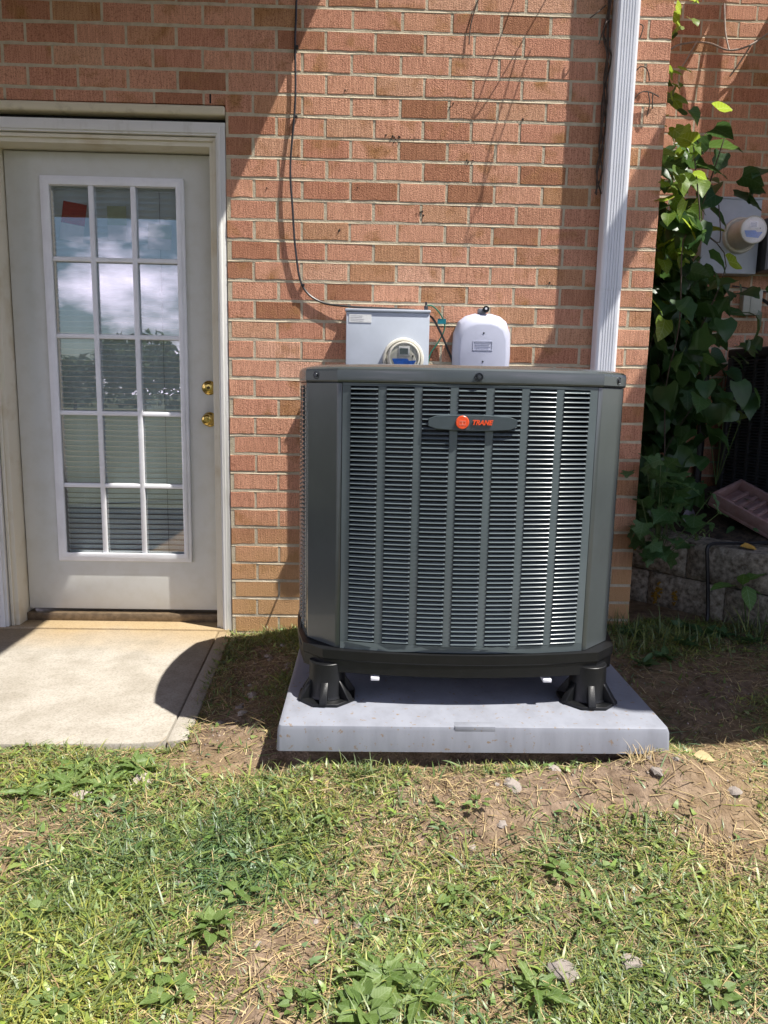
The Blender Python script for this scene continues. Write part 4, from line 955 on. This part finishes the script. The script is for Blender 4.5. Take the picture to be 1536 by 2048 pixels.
def bush(name, label, base, specs, meshes, cat='plant', stems=True, group=None, seed=1):
    """plant of separate leaves: specs of (centre offset, spread, count, size range)"""
    b = thing(name, label, cat, base, group=group); r = random.Random(seed); sm = MB()
    for c, s, nn, (sa, sb) in specs:
        for k in range(nn):
            p = Vector((c[0]+r.gauss(0, s[0]), c[1]+r.gauss(0, s[1]), max(.02, c[2]+r.gauss(0, s[2]))))
            d = Vector((r.gauss(0, .6), r.gauss(-.35, .5), r.gauss(-.15, .35)))
            place_mesh('leaf', r.choice(meshes), b, p, rot_to(d, r.gauss(0, .4)), (r.uniform(sa, sb),)*3)
            if stems and k % 2 == 0: sm.tube([(c[0]*.2, c[1]*.2, 0), (p.x*.6, p.y*.6, p.z*.55), (p.x, p.y, p.z)], .0022, 4)
    if sm.v: sm.build('stem', STEMG, b)
    return b
GL = [leaf_mesh('leaf', 30+s, True, WEEDD, rows=12, width=.52, teeth=.10, lobes=.28) for s in range(4)]
OL = [leaf_mesh('leaf', 40+s, False, WEED, width=.24, curl=.3) for s in range(4)]
OD = [leaf_mesh('leaf', 50+s, False, WEEDD, width=.26, curl=.3) for s in range(4)]
bush('grape_vine', 'low lobed-leaf vine sprawling at the foot of the wall corner', (2.02, -0.06, 0.34), [((-.02, -.02, .34), (.06, .05, .07), 20, (.06, .10)), ((.06, 0.0, .20), (.09, .06, .07), 22, (.06, .10)), ((-.03, -.02, .08), (.06, .04, .06), 16, (.06, .09))], GL, 'vine', seed=3)
bush('ivy_patch', 'dark low foliage covering the bed behind the retaining wall', (2.32, 0.45, 0.42), [((0, 0, .08), (.16, .18, .05), 46, (.03, .06)), ((.05, .1, .16), (.14, .12, .06), 18, (.05, .08))], OD, 'plant', stems=False, seed=4)
bush('leafy_sprig', 'bright green sprig reaching in front of the second air conditioner', (2.53, .52, 0.62), [((0.03, -.06, .40), (.07, .03, .03), 7, (.05, .08))], [leaf_mesh('leaf', 70+s, True, WEED) for s in range(3)], 'plant', seed=6)
bush('small_weed', 'tiny bright weed on the bed beside the splash block', (2.32, .19, 0.38), [((0, 0, .03), (.03, .03, .015), 12, (.02, .035))], OL, 'weed', seed=8)
# broad leaf plant in front of the retaining wall
pk = thing('broadleaf_plant', 'young plant with broad pale green leaves before the retaining wall', 'plant', (2.44, -0.13, -0.03))
BLF = [leaf_mesh('leaf', 60+s, False, leaf_mat('broad_leaf', (0.10, 0.22, 0.05), (0.13, 0.26, 0.06), .5, .35), width=.30, curl=.2, rows=8) for s in range(3)]
for d, s_, p in (((-.9, -.25, .1), .13, (-.085, 0, .265)), ((.7, .2, .42), .13, (-.035, 0, .285)), ((-.15, -.3, .5), .09, (-.055, -.01, .27)), ((.0, -.6, -.65), .115, (-.045, -.02, .27)), ((.8, -.3, -.15), .08, (-.03, 0, .25)), ((.75, -.5, -.1), .12, (.05, -.03, .10))):
    place_mesh('leaf', random.choice(BLF), pk, p, rot_to(d), (s_,)*3)
MB().tube(smooth_path([(0, 0, 0), (-.02, 0, .12), (-.05, 0, .28)], 4), .004, 5).build('stem', STEMG, pk)

# ------------------------------------------------------------------ grass, litter and weeds
def blades(n, xy, length, width, lean, cols, z_off=0.0, seg=3, zfun=ground_z, bend=0.6, az=None):
    r = rng; x, y = xy[:, 0], xy[:, 1]; z = zfun(x, y)+z_off
    az = r.random(n)*2*np.pi if az is None else az
    ln, w, le = length, width, lean
    dirx, diry = np.cos(az), np.sin(az); sx, sy = -diry, dirx
    V = np.zeros((n, 2*seg+1, 3), np.float32); px_, py_, pz_ = x.copy(), y.copy(), z.copy(); ang_ = le.copy()
    tw = (r.random(n)-.5)*.9
    for k in range(seg+1):
        t = k/seg; ww = w*(1-t**1.6)*.5
        if k < seg:
            V[:, 2*k] = np.stack([px_-sx*ww, py_-sy*ww, pz_-ww*tw], 1); V[:, 2*k+1] = np.stack([px_+sx*ww, py_+sy*ww, pz_+ww*tw], 1)
            st_ = ln/seg; px_ = px_+dirx*np.sin(ang_)*st_; py_ = py_+diry*np.sin(ang_)*st_; pz_ = pz_+np.cos(ang_)*st_; ang_ = ang_+bend/seg*(.4+r.random(n))
            gz = zfun(px_, py_)+.0015; pz_ = np.maximum(pz_, gz+z_off*.5)
        else: V[:, 2*seg] = np.stack([px_, py_, pz_], 1)
    tri = []
    for k in range(seg-1): tri += [(2*k, 2*k+1, 2*k+3), (2*k, 2*k+3, 2*k+2)]
    tri.append((2*seg-2, 2*seg-1, 2*seg)); tri = np.array(tri)
    T = (np.arange(n)[:, None, None]*(2*seg+1)+tri[None]).reshape(-1, 3)
    Cc = np.repeat(cols[:, None, :], 2*seg+1, 1).reshape(-1, 3)
    return V.reshape(-1, 3), T, Cc
def blocked(x, y):
    b = (x < 0.10+(-.06*(y+1.09)))&(y > -1.13)
    b |= (x > PAD[0]-.005)&(x < PAD[1]+.005)&(y > PAD[2]-.006)&(y < PAD[3]+.01)
    b |= (y > -.012)&(x < HX+.02)
    d = (x-A0[0])*N0[0]+(y-A0[1])*N0[1]; b |= d > -.03
    return b
def bare(x, y):     # where soil shows
    v = 0.8*gauss(x, y, 1.42, -1.43, .26, .08)+.6*gauss(x, y, 1.62, -1.58, .12, .12)+.7*gauss(x, y, 1.05, -1.60, .12, .07)+.2*gauss(x, y, 1.3, -1.75, .3, .12)
    v += .6*gauss(x, y, .28, -.55, .14, .5)+.6*gauss(x, y, .30, -1.2, .22, .10)+.8*gauss(x, y, 1.75, -.9, .15, .5)+.4*gauss(x, y, .9, -1.42, .25, .06)
    v += .75*sstep(.58, .80, vnoise(x*4.1+3, y*4.1))+.7*gauss(x, y, 1.95, -.75, .35, .35)+.7*gauss(x, y, .60, -1.90, .22, .13)+.35*gauss(x, y, .95, -1.5, .3, .08)+.4*gauss(x, y, -.1, -1.6, .2, .08)+.45*gauss(x, y, .68, -1.46, .2, .05)
    return np.clip(v, 0, 1)
def lush(x, y):
    v = .9*gauss(x, y, .35, -1.62, .28, .20)+1.0*gauss(x, y, .05, -2.0, .25, .25)+.9*gauss(x, y, .75, -2.05, .16, .18)+.8*gauss(x, y, -.12, -1.34, .25, .09)+.5*gauss(x, y, 1.3, -1.95, .3, .2)+.5*gauss(x, y, .75, -1.45, .14, .08)
    v += .6*gauss(x, y, 2.05, -.25, .25, .22)+.45*gauss(x, y, .32, -.12, .1, .1)
    return np.clip(v+.75*(vnoise(x*4.3, y*4.3+9)-.42), 0, 1)
def scatter(n, x0, x1, y0, y1, keep):
    x = rng.uniform(x0, x1, n); y = rng.uniform(y0, y1, n); k = keep(x, y)*(~blocked(x, y)); s = rng.random(n) < k
    return np.stack([x[s], y[s]], 1)
def palette(n, cs, jitter=.22):
    c = np.array(cs)[rng.integers(0, len(cs), n)]; return np.clip(c*(1+jitter*(rng.random((n, 1))-.5)*2), 0, 1)
GREEN = [(.15, .20, .045), (.20, .25, .07), (.10, .155, .05), (.24, .27, .07), (.15, .21, .085), (.26, .29, .085), (.08, .13, .05), (.20, .26, .13)]
TAN = [(.44, .33, .17), (.36, .26, .125), (.50, .40, .23), (.28, .19, .10), (.40, .31, .15), (.22, .16, .09)]
def patch(q, c):
    x, y = q[:, 0], q[:, 1]; f = vnoise(x*3.3+11, y*3.3)*.6+vnoise(x*9, y*9+4)*.4
    f = np.clip(f+.30*gauss(x, y, .0, -2.0, .3, .25)+.25*gauss(x, y, .75, -2.05, .25, .15)+.3*gauss(x, y, -.1, -1.35, .3, .1)-.32*gauss(x, y, .42, -1.68, .25, .15), 0, 1)[:, None]
    return np.clip(c*(np.array([.70, .84, .95])*(1-f)+np.array([1.58, 1.36, 1.0])*f), 0, .6)
def emit(name, parts, m_, **kw):
    V = np.concatenate([p[0] for p in parts]); off = np.cumsum([0]+[len(p[0]) for p in parts[:-1]])
    T = np.concatenate([p[1]+o for p, o in zip(parts, off)]); Cc = np.concatenate([p[2] for p in parts])
    me = mesh_np(name, V, T, Cc); o = bpy.data.objects.new(name, me); me.materials.append(m_); COL.objects.link(o); tag(o, kind='stuff', **kw); return o
VX = (-.55, 2.45, -2.55, .02)
gp = []
# short mown turf
q = scatter(330000, *VX, lambda x, y: np.clip(.36+.95*lush(x, y)-.8*bare(x, y), 0.02, 1)*np.where((x < -.5)|(x > 2.2)|(y < -2.45), .5, 1)); n_ = len(q)
gp.append(blades(n_, q, rng.uniform(.012, .048, n_)*(0.8+.5*lush(q[:, 0], q[:, 1])), rng.uniform(.0018, .0048, n_)*(.8+.5*rng.random(n_)**3), np.clip(rng.normal(1.12, .33, n_), .1, 1.5), patch(q, palette(n_, GREEN, .38)), seg=3))
# longer blades lying over
q = scatter(26000, *VX, lambda x, y: np.clip(.18+.9*lush(x, y)-.6*bare(x, y), 0.04, 1)); n_ = len(q)
gp.append(blades(n_, q, rng.uniform(.04, .095, n_), rng.uniform(.0030, .0068, n_), np.clip(rng.normal(1.15, .3, n_), .2, 1.5), patch(q, palette(n_, GREEN+[(.15, .21, .10), (.13, .19, .09)])), seg=4, bend=.8))
# tufts standing along the pad front and wall foot
for cx_, cy_, nn, hgt in ((.66, -1.375, 26, .07), (.70, -1.39, 20, .08), (.52, -1.39, 22, .045), (.80, -1.38, 26, .045), (.95, -1.38, 30, .045), (1.02, -1.40, 26, .04), (1.10, -1.39, 16, .04), (.26, -.05, 60, .06), (.34, -.06, 60, .06), (.42, -.08, 40, .05), (.42, -1.36, 30, .05), (1.95, -.25, 60, .16), (1.85, -.1, 50, .15), (2.1, -.3, 60, .12), (1.78, -.35, 50, .12), (2.43, -.2, 40, .2), (2.50, -.16, 34, .22), (2.38, -.26, 34, .12), (.08, -1.15, 30, .04), (-.15, -1.2, 40, .035)):
    q = np.stack([rng.normal(cx_, .022 if hgt < .1 else .06, nn), rng.normal(cy_, .010 if hgt < .1 else .05, nn)], 1); q = q[~blocked(q[:, 0], q[:, 1])]; k = len(q)
    if k: gp.append(blades(k, q, rng.uniform(.45, 1.1, k)*hgt, rng.uniform(.002, .0048, k)*(1 if hgt < .1 else 1.4), np.clip(rng.normal(.45, .3, k), .02, 1.2), palette(k, GREEN+[(.16, .22, .07)]), seg=4, bend=1.0))
emit('grass', gp, BLADE)
# small leaves of clover, plantain and mown scraps lying among the blades
lp = []
q = scatter(26000, *VX, lambda x, y: np.clip(.10+.75*lush(x, y)-.3*bare(x, y)+.7*gauss(x, y, -.1, -1.33, .25, .1), .03, 1)); n_ = len(q)
lp.append(blades(n_, q, rng.uniform(.012, .036, n_), rng.uniform(.006, .016, n_), np.clip(rng.normal(1.15, .3, n_), .2, 1.5), patch(q, palette(n_, [(.15, .23, .05), (.19, .27, .07), (.11, .18, .05), (.23, .29, .09), (.16, .23, .11)], .3)), z_off=.006, seg=4, bend=.7))
emit('ground_cover', lp, BLADE)
tp_ = []
q = scatter(190000, *VX, lambda x, y: np.clip(.42-.25*lush(x, y)-.35*bare(x, y)+.35*gauss(x, y, .75, -1.45, .4, .12)+.3*gauss(x, y, .6, -1.9, .3, .12), .06, 1)*np.where((x < -.5)|(x > 2.2)|(y < -2.45), .5, 1)); n_ = len(q)
tp_.append(blades(n_, q, rng.uniform(.010, .045, n_), rng.uniform(.0010, .0028, n_), np.clip(rng.normal(1.38, .16, n_), .5, 1.56), palette(n_, TAN, .3), z_off=.002, seg=2, bend=.3))
q = scatter(5200, *VX, lambda x, y: .5+.4*bare(x, y)); n_ = len(q)
tp_.append(blades(n_, q, rng.uniform(.04, .11, n_), rng.uniform(.0015, .003, n_), np.clip(rng.normal(1.4, .12, n_), .8, 1.56), palette(n_, TAN, .2), z_off=.006, seg=4, bend=.35))
for cx_, cy_, nn, hgt in ((1.470, -1.375, 60, .07), (1.585, -1.655, 70, .085)):      # pulled-up straw tufts
    q = np.stack([rng.normal(cx_, .018, nn), rng.normal(cy_, .014, nn)], 1)
    tp_.append(blades(nn, q, rng.uniform(.5, 1.1, nn)*hgt, rng.uniform(.0015, .003, nn), np.clip(rng.normal(.95, .4, nn), .1, 1.5), palette(nn, TAN[:3]), seg=4, bend=1.1))
emit('dry_thatch', tp_, STRAW)
# crumbs of soil and gravel
q = scatter(9000, *VX, lambda x, y: .12+.85*bare(x, y)); n_ = len(q); s_ = rng.uniform(.0015, .0055, n_)**1.0
oct_ = np.array([(1, 0, 0), (-1, 0, 0), (0, 1, 0), (0, -1, 0), (0, 0, .7), (0, 0, -.7)], float); of = np.array([(0, 2, 4), (2, 1, 4), (1, 3, 4), (3, 0, 4), (2, 0, 5), (1, 2, 5), (3, 1, 5), (0, 3, 5)])
V = (oct_[None]*(1+.35*(rng.random((n_, 6, 1))-.5))*s_[:, None, None]+np.stack([q[:, 0], q[:, 1], ground_z(q[:, 0], q[:, 1])+s_*.3], 1)[:, None]).reshape(-1, 3)
T = (np.arange(n_)[:, None, None]*6+of[None]).reshape(-1, 3); Cc = np.repeat(palette(n_, [(.17, .12, .085), (.23, .18, .14), (.12, .085, .06), (.30, .25, .21)])[:, None], 6, 1).reshape(-1, 3)
emit('soil_crumbs', [(V, T, Cc)], STRAW)
# grass over the bed edge, dark and shaded
def stone_mesh(seed, m_):
    r = np.random.default_rng(seed); bm = bmesh.new(); bmesh.ops.create_icosphere(bm, subdivisions=2, radius=1)
    for v in bm.verts: v.co *= 1+.55*(r.random()-.5); v.co.z *= .6; v.co.x *= 1.3
    me = bpy.data.meshes.new('stone'); bm.to_mesh(me); bm.free(); me.polygons.foreach_set('use_smooth', [True]*len(me.polygons)); me.set_sharp_from_angle(angle=R(28)); me.materials.append(m_); return me
SM = [stone_mesh(s, STONEM) for s in range(4)]; SW = [stone_mesh(9+s, STONEW) for s in range(2)]
def stone(me, x, y, s, label, group=None):
    o = bpy.data.objects.new('stone', me); COL.objects.link(o); o.location = (x, y, float(ground_z(x, y))-s*.05); o.rotation_euler = (random.uniform(-.3, .3), random.uniform(-.3, .3), random.uniform(0, 6)); o.scale = (s, s, s)
    tag(o, label, 'stone', group)
stone(SM[0], 1.098, -2.005, .027, 'egg-sized grey-brown stone low in the grass at bottom right')
stone(SM[1], 1.245, -1.972, .020, 'pale grey stone right of the egg-sized stone at bottom right')
stone(SW[0], -0.092, -1.412, .024, 'pale lump of stone among weeds in front of the patio')
stone(SW[1], 0.045, -1.320, .026, 'largest of the whitish stone chips near the patio corner')
stone(SM[2], 1.100, -1.450, .022, 'brownish stone on the bare soil below the pad middle')
stone(SM[3], 1.235, -1.375, .016, 'grey stone chip on the soil close below the pad front')
stone(SM[1], 1.500, -1.44, .017, 'grey flat stone on the bare soil right of the straw tuft')
stone(SM[0], 1.70, -1.47, .018, 'brown stone at the right edge of the bare soil')
for (x, y, s) in ((.07, -1.335, .013), (.02, -1.34, .012), (.085, -1.30, .011), (.055, -1.30, .014)): stone(random.choice(SW), x, y, s, 'small whitish chip in the crumbled heap near the patio corner', 'whitish chips near the patio corner')
k = 0
while k < 14:
    x, y = random.uniform(.2, 1.8), random.uniform(-1.95, -1.36)
    if bare(np.array([x]), np.array([y]))[0] < .35: continue
    stone(random.choice(SM), x, y, random.uniform(.006, .012), 'small brown pebble on the thin lawn soil', 'pebbles on the lawn soil'); k += 1
for i in range(14):
    x, y = random.uniform(.2, .42), random.uniform(-1.0, -.2); stone(random.choice(SM), x, y, random.uniform(.008, .016), 'pebble on shaded soil between patio and pad', 'pebbles between patio and pad')
# broad leaved weeds
DL = [leaf_mesh('leaf', 80+s, False, WEED, rows=9, width=.17, curl=.22, teeth=.45, fold=.25) for s in range(4)]
RL = [leaf_mesh('leaf', 90+s, True, WEED, rows=6, width=.40, curl=.15) for s in range(3)]
def weed(x, y, nn, sa, sb, meshes, label, group=None, lift=.25, seed=0):
    r = random.Random(seed+int(x*1000)); w = thing('weed', label, 'weed', (x, y, float(ground_z(x, y))+.004), group=group)
    a0 = r.uniform(0, 6)
    for k in range(int(nn*(1.7 if meshes is RL else 1.25))):
        a_ = a0+k*2.4+r.uniform(-.3, .3); d = (math.cos(a_), math.sin(a_), r.uniform(.05, lift*2))
        q_ = r.uniform(sa, sb)*(.62 if meshes is RL else .95); o_ = r.uniform(.002, .03) if meshes is RL else .004
        place_mesh('leaf', r.choice(meshes), w, (math.cos(a_)*o_, math.sin(a_)*o_, .001*k+(.006 if meshes is RL else 0)), rot_to(d, r.gauss(0, .4)), (q_*r.uniform(.75, 1.1), q_, q_))
sp_ = MB()
for q in range(34):
    x, z = random.choice([(.735, 2.145), (.80, 2.13), (.765, 2.135), (.84, 2.14), (.78, 2.125), (.62, 1.93), (1.10, 2.05), (.57, 2.32), (1.3, 2.22), (1.02, 2.27), (.9, 1.83), (.55, 1.75), (1.47, 1.55), (.25, 1.92)]); w = random.uniform(.0015, .006)
    sp_.lathe([(w, .003), (w*.7, -.003), (.0004, -.0035)], (x+random.gauss(0, .008), 0, z+random.gauss(0, .006)), 'y', 6)
so_ = sp_.build('mud_spots', mat('dried_mud', (0.05, 0.035, 0.025), 0.95, var=0.3, vscale=90), house); so_['kind'] = 'stuff'
weed(.735, -2.02, 12, .06, .10, DL, 'bright green jagged-leaf weed at the bottom centre of the lawn')
weed(.80, -2.07, 8, .05, .09, DL, 'jagged-leaf weed at the lower edge right of bottom centre')
weed(.70, -2.10, 9, .05, .08, RL, 'round-leaf weed at the bottom edge below the jagged weed')
weed(.37, -1.90, 9, .04, .07, RL, 'round-leaf weed left of the bottom centre weeds')
weed(.33, -2.06, 7, .035, .06, RL, 'pale round-leaf weed at the bottom left of centre')
weed(.41, -1.80, 5, .04, .06, RL, 'folded grey-green weed in the left middle of the lawn')
for (x, y, lb) in ((-.24, -1.40, 'leftmost jagged weed of the clump before the patio edge'), (-.20, -1.33, 'second jagged weed from the left in the clump before the patio'), (-.13, -1.37, 'jagged weed just left of the pale stone lump before the patio'), (-.16, -1.28, 'jagged weed tucked against the patio front edge at left'),
    (-.06, -1.29, 'jagged weed in the middle of the clump before the patio'), (-.04, -1.36, 'jagged weed just right of the pale stone lump before the patio'), (.0, -1.25, 'jagged weed against the patio edge near its corner'), (.03, -1.27, 'rightmost jagged weed of the clump beside the whitish chips')):
    weed(x, y, 10, .05, .085, DL, lb, 'jagged weeds before the patio')
weed(1.03, -2.05, 11, .05, .09, DL, 'jagged-leaf weed left of the egg-sized stone')
weed(1.16, -1.72, 8, .03, .05, RL, 'small round-leaf weed in the middle right of the lawn')
weed(.99, -1.53, 6, .025, .04, RL, 'small weed on the bare patch below the pad')
weed(1.45, -1.95, 8, .03, .05, DL, 'jagged weed near the lower right edge')
SMALL = [(.13, -1.75, 'small leafy weed in the left part of the lawn, highest of the left ones'), (.0, -1.85, 'small leafy weed at the left edge of the lawn'), (.22, -2.0, 'small leafy weed low in the left part of the lawn'), (.12, -2.08, 'small leafy weed in the bottom left corner of the lawn'),
    (.5, -1.65, 'small leafy weed in the dark grass below the pad left corner'), (.58, -2.08, 'small leafy weed at the bottom edge left of the big jagged weed'), (1.2, -1.85, 'small leafy weed straight above the egg-sized stone'), (1.34, -1.8, 'small leafy weed above the pale grey stone at right'), (1.5, -1.78, 'small leafy weed by the right edge of the lawn'),
    (.9, -1.8, 'small leafy weed in the middle of the lawn right of centre'), (.95, -1.95, 'small leafy weed between the big jagged weed and the egg-sized stone'), (.6, -1.55, 'small leafy weed in tan grass below the pad left half'), (.22, -1.47, 'small leafy weed right of the whitish chips before the patio'), (1.38, -2.06, 'small leafy weed in the bottom right corner of the lawn')]
for (x, y, lb) in SMALL:
    weed(x, y, 7, .025, .05, RL if random.random() < .6 else DL, lb, 'small weeds in the lawn')
SHADE = [(1.93, -.45, 'dark shaded weed right of the pad back corner'), (2.05, -.35, 'dark shaded weed midway between pad and retaining wall'), (2.2, -.2, 'dark shaded weed below the hanging garden cable'), (1.8, -.55, 'dark shaded weed nearest the pad right edge'),
    (2.15, -.1, 'dark shaded weed close against the retaining wall left of the garden cable'), (2.28, -.22, 'dark shaded weed just right of the garden cable'), (1.9, -.15, 'dark shaded weed at the foot of the brick wall corner'), (2.35, -.32, 'dark shaded weed before the broad-leaved plant')]
for (x, y, lb) in SHADE:
    weed(x, y, 9, .04, .08, OD, lb, 'shaded weeds by the retaining wall', lift=.6)
# fallen leaves
def dead_leaf(name, label, p, s, d, m_):
    o = bpy.data.objects.new(name, leaf_mesh(name, 5, False, m_, width=.3, fold=.4)); COL.objects.link(o); o.location = p; o.rotation_euler = rot_to(d, .3); o.scale = (s,)*3; tag(o, label, 'leaf')
dead_leaf('fallen_leaf', 'yellow spotted leaf lying on top of the retaining wall', (2.44, .02, .383), .09, (1, -.3, .05), YLEAF)
dead_leaf('fallen_leaf', 'curled grey leaf standing on the bed left of the splash block', (2.33, .34, .43), .10, (.1, .1, .9), GLEAF)
dead_leaf('fallen_leaf', 'dry tan leaf on the soil right of the pad corner', (1.63, -1.37, float(ground_z(1.63, -1.37))+.008), .06, (1, -.4, .1), STRAWM)

# dry vine twigs on the wall by the downspout
dv = thing('dry_vine', 'dead brown vine stems clinging behind the white downspout', 'dead vine', (1.66, 0, 2.2))
tw = MB(); r = random.Random(77); VBs = Vector((1.66, 0, 2.2))
for k in range(4):
    pts = [(1.655+r.uniform(-.012, .004), -.012-r.random()*.02, 3.0)]
    z = 3.0
    while z > 1.95: z -= .09; pts.append((1.652+r.gauss(0, .007), -.012-r.random()*.03, z))
    tw.tube([Vector(p)-VBs for p in smooth_path(pts, 3)], .0035, 5)
for (pts) in ([(1.66, -.02, 2.6), (1.635, -.06, 2.58), (1.622, -.05, 2.54), (1.612, -.05, 2.50)], [(1.64, -.02, 2.66), (1.60, -.05, 2.62), (1.57, -.04, 2.60)],
             [(1.77, -.01, 2.28), (1.80, -.02, 2.325), (1.84, -.02, 2.335), (1.89, -.012, 2.32)], [(1.84, -.02, 2.335), (1.85, -.02, 2.29), (1.845, -.012, 2.24)], [(1.86, -.02, 2.33), (1.865, -.015, 2.27)],
             [(1.77, -.01, 2.40), (1.80, -.02, 2.43), (1.83, -.02, 2.42), (1.845, -.015, 2.38)], [(1.775, -.01, 2.72), (1.80, -.03, 2.80), (1.82, -.03, 2.9)], [(1.775, -.01, 2.60), (1.80, -.02, 2.585), (1.79, -.02, 2.54)],
             [(1.35, -.02, 2.9), (1.36, -.10, 2.78), (1.37, -.12, 2.76), (1.42, -.1, 2.8), (1.5, -.04, 2.9)], [(1.30, -.02, 2.95), (1.15, -.012, 2.75), (1.09, -.010, 2.60), (1.08, -.01, 2.50)],
             [(1.50, -.1, 2.92), (1.53, -.16, 2.80), (1.55, -.18, 2.68)], [(1.56, -.1, 2.95), (1.60, -.2, 2.85), (1.58, -.22, 2.74), (1.57, -.2, 2.66)]):
    tw.tube([Vector(p)-VBs for p in smooth_path(pts, 5)], .0026, 5)
tw.build('twig', TWIG, dv, smooth=True)
vt = MB()
for pts in ([(2.1, .95, 2.75), (2.3, 1.0, 2.95), (2.42, 1.02, 3.0), (2.52, 1.0, 2.99), (2.62, .98, 2.95), (2.75, 1.0, 2.99), (2.9, 1.02, 3.1)], [(2.62, .98, 2.95), (2.60, 1.0, 3.05), (2.59, 1.02, 3.2)], [(2.45, 1.0, 3.0), (2.40, 1.02, 2.9), (2.37, 1.03, 2.85)], [(2.75, 1.0, 2.99), (2.70, 1.02, 2.9), (2.66, 1.03, 2.84)]):
    vt.tube([Vector(p)-VB for p in smooth_path(pts, 6)], .005, 5)
vt.build('stem', mat('pale_stem', (0.30, 0.25, 0.21), 0.8, var=0.2, vscale=40), vine, smooth=True)

# ------------------------------------------------------------------ what the door glass mirrors: trees and a house across the lawn
def tree(x, y, h, rad, label, seed):
    t = thing('tree', label, 'tree', (x, y, -0.19)); r = np.random.default_rng(seed)
    MB().tube([(0, 0, 0), (.1, 0, h*.3), (0, .1, h*.6), (.1, 0, h*.85)], rad*.07, 8, lambda q: 1-.8*q).build('trunk', BARK, t, smooth=True)
    n = 2600; lob = r.normal(0, 1, (14, 3)); lob /= np.linalg.norm(lob, axis=1)[:, None]; lob = lob*np.array([rad*.62, rad*.62, h*.24])+np.array([0, 0, h*.62])
    idx = r.integers(0, 14, n); d = r.normal(0, 1, (n, 3)); d /= np.linalg.norm(d, axis=1)[:, None]; P_ = lob[idx]+d*(rad*.42)*r.uniform(.55, 1.05, (n, 1))
    P_[:, 2] = np.maximum(P_[:, 2], h*.12); s = rad*r.uniform(.05, .10, (n, 1, 1))
    tri_ = r.normal(0, 1, (n, 3, 3)); V_ = (P_[:, None]+tri_*s).reshape(-1, 3); T_ = np.arange(n*3).reshape(-1, 3)
    cc = np.repeat(palette(n, [(.05, .085, .025), (.065, .10, .03), (.04, .07, .022), (.075, .11, .04)])[:, None], 3, 1).reshape(-1, 3)
    me = mesh_np('crown', V_, T_, cc); o = bpy.data.objects.new('crown', me); me.materials.append(CROWN); COL.objects.link(o); o.parent = t
tree(-13.9, -44, 4.5, 2.9, 'broad round tree across the lawn facing the glazed door', 1)
tree(-18.2, -44, 3.2, 1.8, 'lower tree just left of the broad round tree', 2)
tree(-10.0, -47, 4.0, 2.2, 'middling tree right of the broad round tree', 3)
tree(-4.6, -52, 4.6, 3.0, 'wide low tree at the right of the far row', 4)
tree(5.5, -50, 6.4, 3.6, 'tall tree far behind the viewpoint to the right', 5)
tree(16, -40, 7.0, 4.0, 'large tree farthest to the right across the lawn', 6)
hd = thing('hedge', 'long low clipped hedge across the far side of the lawn', 'hedge', (0, -54, -0.19))
r = np.random.default_rng(9); n = 5000; P_ = np.stack([r.uniform(-40, 40, n), r.uniform(-.8, .8, n), r.uniform(.1, 1.9, n)], 1); V_ = (P_[:, None]+r.normal(0, .22, (n, 3, 3))).reshape(-1, 3)
me = mesh_np('foliage', V_, np.arange(n*3).reshape(-1, 3), np.repeat(palette(n, [(.05, .08, .03), (.06, .10, .035)])[:, None], 3, 1).reshape(-1, 3)); o = bpy.data.objects.new('foliage', me); me.materials.append(CROWN); COL.objects.link(o); o.parent = hd
